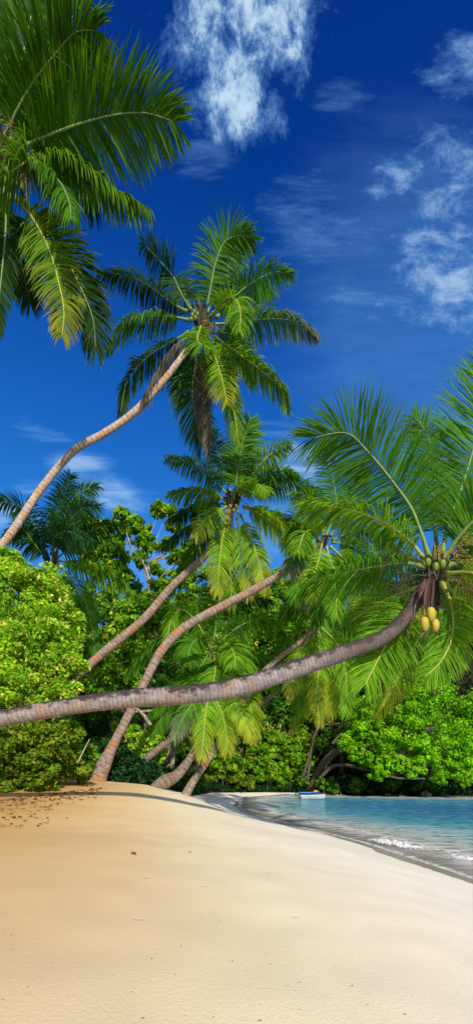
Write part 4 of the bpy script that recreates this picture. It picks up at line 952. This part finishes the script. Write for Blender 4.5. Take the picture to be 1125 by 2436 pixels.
# forest-floor undergrowth, the shade there put into its near-black leaf colour
r = np.random.default_rng(41)
EP, _ = spline(EDGE[1:-3], 4200); ET = norm(np.gradient(EP, axis=0)); EN = np.stack([-ET[:, 1], ET[:, 0]], 1)
eo = .3 + r.exponential(1.3, len(EP)); bx, by = (EP + EN * eo[:, None] + r.normal(0, .12, EP.shape)).T
hh = np.minimum(.15 + .5 * eo, 1.5) * r.uniform(.2, 1., len(EP))
kk = inland(bx, by) > .3
bx, by, hh = bx[kk], by[kk], hh[kk]
uc = np.stack([bx, by, np.array([land_z(a, b) for a, b in zip(bx, by)]) + hh], 1)
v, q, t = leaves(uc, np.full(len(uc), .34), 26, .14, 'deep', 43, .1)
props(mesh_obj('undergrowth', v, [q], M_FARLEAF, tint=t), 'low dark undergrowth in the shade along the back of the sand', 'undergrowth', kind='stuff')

# low bushes along the far bank
r = np.random.default_rng(5)
for i in range(11):
    px = 770 + 40 * i; Yb = 39.9 - .0022 * (px - 770) + r.uniform(-.15, .15)
    tree('low dark green bush in the row along the far bank', [(px + r.uniform(-18, 18), 1866 + r.uniform(-8, 6), Yb + r.uniform(0, .5), r.uniform(17, 25)) for _ in range(4)], 'deep' if i % 2 else 'dark', [(px, 1885, Yb + .4), (px, 1880, Yb + .4), (px, 1874, Yb + .4)],
         name='bank_bush', cat='bush', group='low bushes along the far bank', k=12, per=60, leaf=5.5, seed=300 + i, shell=.2, tw=3, frac=.4, mat=M_FARLEAF)

# the wooded hill beyond
r = np.random.default_rng(77)
hx = r.uniform(-42, 55, 1500); hy = r.uniform(46, 68, 1500)
hd = inland(hx, hy); hz = height_from(hd, hx, hy)
ok = hd > 3
hc = np.stack([hx, hy, hz + 1.], 1)[ok]
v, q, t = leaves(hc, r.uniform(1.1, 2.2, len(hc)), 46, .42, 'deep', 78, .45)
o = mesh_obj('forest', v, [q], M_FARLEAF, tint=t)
props(o, 'dark evergreen forest covering the hill beyond the cove', 'forest', kind='stuff')

# ------------------------------------------------------------------ boats, rocks, driftwood, small things on the sand
def paint(name, col, rough=.4):
    m, g = new_mat(name)
    n1 = g.noise(g.n('ShaderNodeTexCoord').outputs['Object'], 6., 5, .6).outputs[0]
    c = g.mix(g.rng(n1, .35, .75), col, tuple(x * .6 for x in col))
    p = g.n('ShaderNodeBsdfPrincipled', {'Base Color': c, 'Roughness': rough})
    g.n('ShaderNodeOutputMaterial', {0: p.outputs[0]})
    return m
M_WHITE = paint('white_boat_paint', (.62, .62, .64)); M_BLUE = paint('blue_boat_paint', (.015, .06, .16)); M_BOWBLUE = paint('light_blue_paint', (.02, .22, .55))
M_YEL = paint('yellow_paint', (.30, .27, .03)); M_ORG = paint('orange_tarpaulin', (.75, .30, .03), .7); M_WOOD = paint('boat_planks', (.25, .22, .2), .7)
def hull(L, Wd, H, bow=.5, n=22):
    """open rowing boat hull: outer and inner skins, bow to +x, returns outer grid and gunwale line"""
    V = []; secs = []
    for i in range(n):
        t = i / (n - 1); x = (t - .5) * L
        w_ = Wd / 2 * (.72 + .28 * math.sin(min(1, t * 1.9) * math.pi / 2)) * (1 - max(0, (t - .55) / .45) ** 2.2)
        sh = H * (1 + .38 * max(0, (t - .45) / .55) ** 2 + .06 * (1 - t))
        kz = .04 + .22 * max(0, (t - .7) / .3) ** 2 * H
        row = []
        for k in range(9):
            a = -1 + 2 * k / 8
            y = w_ * np.sign(a) * abs(a) ** .55; z = kz + (sh - kz) * abs(a) ** 1.9
            row.append((x + .1 * abs(a) * (t > .9), y, z))
        secs.append(row)
    return np.array(secs)
def boat(name, label, px, py, Yb, rz, L, Wd, H, mat, rim, seats=(.3, .55), deck=None):
    loc = at(px, py, Yb); loc[2] = -.06
    root = empty(name, loc, label, 'boat'); root.rotation_euler = (0, 0, rz)
    S = hull(L, Wd, H); n, k = S.shape[:2]
    inner = S * np.array([.97, .9, 1.]) + np.array([0, 0, .035]); inner[:, 0] = S[:, 0] * [.97, .9, 1]; inner[:, -1] = S[:, -1] * [.97, .9, 1]
    i = np.arange(n - 1)[:, None] * k; j = np.arange(k - 1)[None]
    q = np.stack([i + j, i + k + j, i + k + j + 1, i + j + 1], -1).reshape(-1, 4)
    V = np.vstack([S.reshape(-1, 3), inner.reshape(-1, 3)]); qi = q[:, ::-1] + n * k
    tr_ = np.array([[m_, m_ + 1, n * k + m_ + 1, n * k + m_] for m_ in range(k - 1)])
    tt = np.array([[0, m_, m_ + 1] for m_ in range(1, k - 1)])
    off = np.array(root.location)
    mesh_obj('hull', V + off, [np.vstack([q, qi, tr_]), tt], mat, root, smooth=False)
    G = Geo()
    for e in (0, k - 1):
        v, q2, t2 = tube(S[:, e] * [.99, .96, 1] + [0, 0, .02], .03, 6); G.add(v + off, q2, t2)
    v, q2, t2 = tube(np.stack([np.zeros(k) - L / 2, S[0, :, 1], np.full(k, S[0, 0, 2] + .02)], 1), .03, 6); G.add(v + off, q2, t2)
    G.build('gunwale', rim, root, smooth=True)
    for f in seats:
        s = S[int(f * (n - 1))]; y0, y1, z = s[1, 1] * .9, s[-2, 1] * .9, s[0, 2] * .72; x = s[0, 0]
        b = np.array([[x + a * .12, y, z + c] for c in (0, .035) for a, y in ((-1, y0), (1, y0), (1, y1), (-1, y1))])
        mesh_obj('seat', b + off, [np.array([[3, 2, 1, 0], [4, 5, 6, 7], [0, 1, 5, 4], [1, 2, 6, 5], [2, 3, 7, 6], [3, 0, 4, 7]])], M_WOOD, root)
    return root, S, off
b1, S, off = boat('rowing_boat', 'small white rowing boat floating just off the far sand', 742, 1906, 35.2, math.radians(8), 1.9, .8, .30, M_WHITE, M_WHITE)
k = len(S[0]); G = Geo()
deck = np.array([[*S[i, 0, :2] * np.array([.985, .93]), S[i, 0, 2]] for i in range(15, 22)] + [[*S[i, -1, :2] * np.array([.985, .93]), S[i, -1, 2]] for i in range(15, 22)]) + off + [0, 0, .012]
mesh_obj('foredeck', deck, [np.array([[i, i + 1, i + 8, i + 7] for i in range(6)])], M_WHITE, b1)
b2, S, off = boat('rowing_boat', 'blue boat with orange bundle at its bow moored against the far sand', 733, 1894, 39.2, math.radians(4), 1.75, .7, .30, M_BLUE, M_BOWBLUE, (.3,))
v, q, t = tube([(.42, 0, .34), (.5, 0, .40), (.62, 0, .42), (.74, 0, .40), (.8, 0, .36)], [.05, .11, .13, .11, .05], 10, 1 + np.random.default_rng(2).normal(0, .12, (5, 10)))
mesh_obj('bundle', v + off, [q, t], M_ORG, b2, smooth=True)
st = np.array([[-.88, y, z] for y in (-.26, .26) for z in (.1, .3)] + [[-1.12, y, z] for y in (-.22, .22) for z in (.14, .3)]) + off
mesh_obj('stern_board', st, [np.array([[0, 1, 3, 2], [4, 6, 7, 5], [0, 4, 5, 1], [2, 3, 7, 6], [1, 5, 7, 3], [0, 2, 6, 4]])], M_YEL, b2)

m_rock, g = new_mat('shore_rock')
n1 = g.noise(g.n('ShaderNodeTexCoord').outputs['Object'], 3., 7, .65).outputs[0]
bm = g.n('ShaderNodeBump', {'Height': n1, 'Strength': .9, 'Distance': .12})
p = g.n('ShaderNodeBsdfPrincipled', {'Base Color': g.ramp(n1, [(.3, (.04, .035, .03)), (.5, (.14, .12, .09)), (.7, (.32, .28, .22))]), 'Roughness': .9, 'Normal': bm.outputs[0]})
g.n('ShaderNodeOutputMaterial', {0: p.outputs[0]})
def rock(label, px, py, Yb, w_, h_, seed):
    c = at(px, py, Yb); u = np.linspace(0, math.pi, 17); th = np.linspace(0, 2 * math.pi, 26, endpoint=False); V = []
    c[2] = max(land_z(c[0], c[1]), -.05) - .08
    for a in u:
        for b in th:
            d = Vector((math.sin(a) * math.cos(b), math.sin(a) * math.sin(b), math.cos(a)))
            f = 1 + .3 * mnoise.fractal(d * 1.4 + Vector((seed, 0, 0)), .9, 2.1, 5)
            f = min(f, 1.12 + .05 * mnoise.noise(d * 6))
            V.append(c + np.array([d.x * w_ / 2 * f, d.y * w_ / 2.4 * f, d.z * h_ * .75 * f + h_ * .2]))
    i = np.arange(16)[:, None] * 26; j = np.arange(26)[None]; kx = (j + 1) % 26
    o = mesh_obj('rock', V, [np.stack([i + j, i + 26 + j, i + 26 + kx, i + kx], -1).reshape(-1, 4)], m_rock, origin=c, smooth=False)
    return props(o, label, 'rock', 'rocks at the foot of the far bank')
rock('large pale-topped boulder at the foot of the far bank', 1012, 1890, 38.2, .95, .62, 1)
rock('dark low rock left of the pale-topped boulder on the far bank', 921, 1892, 38.8, .55, .34, 5)
rock('broad flat rock between the low rock and the boulder on the far bank', 955, 1893, 38.6, .7, .22, 9)
rock('small white stone at the end of the far sand spit', 868, 1893, 39.0, .22, .16, 12)

def drift(label, pts, w_, seed, name='driftwood'):
    P3 = []
    for a, b, lift in pts:
        # find the depth at which this pixel meets the sand
        lo, hi = 2.5, 45.
        for _ in range(40):
            m_ = (lo + hi) / 2; p_ = at(a, b, m_)
            if p_[2] > land_z(p_[0], p_[1]): lo = m_
            else: hi = m_
        p_ = at(a, b, lo); p_[2] += lift; P3.append(p_)
    P, ln = spline(P3, 14)
    rr = np.random.default_rng(seed); P = P + rr.normal(0, w_ * .4, P.shape)
    Y0 = P[:, 1].mean()
    v, q, t = tube(P, np.linspace(w_, w_ * .35, 14), 6)
    o = mesh_obj(name, v, [q, t], M_DARKBARK, origin=P[0], smooth=True)
    return props(o, label, 'driftwood')
drift('forked grey twig lying on the sand below the low brown-green shrub', [(482, 1886, .03), (500, 1885, .05), (516, 1880, .1), (538, 1876, .2)], .03, 1)
drift('thin bent twig right of the forked twig on the pale sand', [(560, 1885, .02), (548, 1881, .1), (530, 1876, .25)], .022, 2)
drift('long straight stick lying flat on the sand before the shrubs', [(505, 1889, .02), (530, 1891, .02), (556, 1892, .02)], .014, 3)
drift('short dark root poking out over the pale sand beside the cove', [(572, 1887, .02), (585, 1884, .1), (600, 1880, .2)], .03, 4)
drift('dark stick among the leaf litter at the left edge of the sand', [(142, 1897, .02), (158, 1901, .02), (178, 1905, .02)], .012, 6)

def sand_hit(a, b):
    lo, hi = 2., 45.
    for _ in range(40):
        m_ = (lo + hi) / 2; p_ = at(a, b, m_)
        if p_[2] > land_z(p_[0], p_[1]): lo = m_
        else: hi = m_
    return at(a, b, lo)
def litter(name, label, pts, smin, smax, cols, seed, kind='stuff', cat='litter'):
    rr = np.random.default_rng(seed); G = Geo()
    for (x, y, z) in pts:
        s = rr.uniform(smin, smax); a = rr.uniform(0, 6.28); e = np.array([math.cos(a), math.sin(a), 0]); f = np.array([-e[1], e[0], 0])
        c = np.array([x, y, z + .012]); up = UP * s * .25
        V = [c - e * s, c - e * s * .3 + f * s * .4 + up * rr.random(), c + e * s * .4 + f * s * .3 + up, c + e * s + up * rr.random(), c + e * s * .3 - f * s * .35 + up * .6, c - e * s * .4 - f * s * .4]
        G.add(V, [[0, 1, 2, 5], [5, 2, 3, 4]], None, np.array(cols[rr.integers(len(cols))]) * rr.uniform(.6, 1.2))
    o = G.build(name, M_DRY)
    return props(o, label, cat, kind=kind)
rr = np.random.default_rng(3)
px_ = np.concatenate([rr.uniform(0, 250, 300), rr.uniform(0, 120, 70)]); py_ = np.concatenate([1903 - px_[:300] * .12 + rr.exponential(11, 300), rr.uniform(1905, 1970, 70)])
pts = np.array([sand_hit(a, b) for a, b in zip(px_, py_)])
litter('leaf_litter', 'scattered reddish dead leaves below the left shrub', pts, .02, .06, [(.22, .07, .02), (.14, .05, .02), (.06, .03, .015), (.3, .14, .05)], 4)
pts = np.array([sand_hit(a, b) for a, b in zip(rr.uniform(0, 1100, 90), 1915 + 520 * rr.random(90) ** 1.1) if a < 560 or b > 2000 + (a - 860) * .35])
litter('beach_debris', 'tiny shell bits and plant crumbs strewn over the open sand', pts, .004, .010, [(.22, .13, .07), (.36, .25, .15), (.14, .09, .05)], 5)
q = sand_hit(318, 2032)
o = litter('dead_leaf', 'single reddish dead leaf on the open sand left of centre', [q], .075, .076, [(.25, .09, .04)], 6, None, 'leaf')
q = sand_hit(452, 2029)
o = litter('pebble', 'tiny dark pebble on the open sand right of the dead leaf', [q], .03, .031, [(.08, .05, .03)], 7, None, 'pebble')
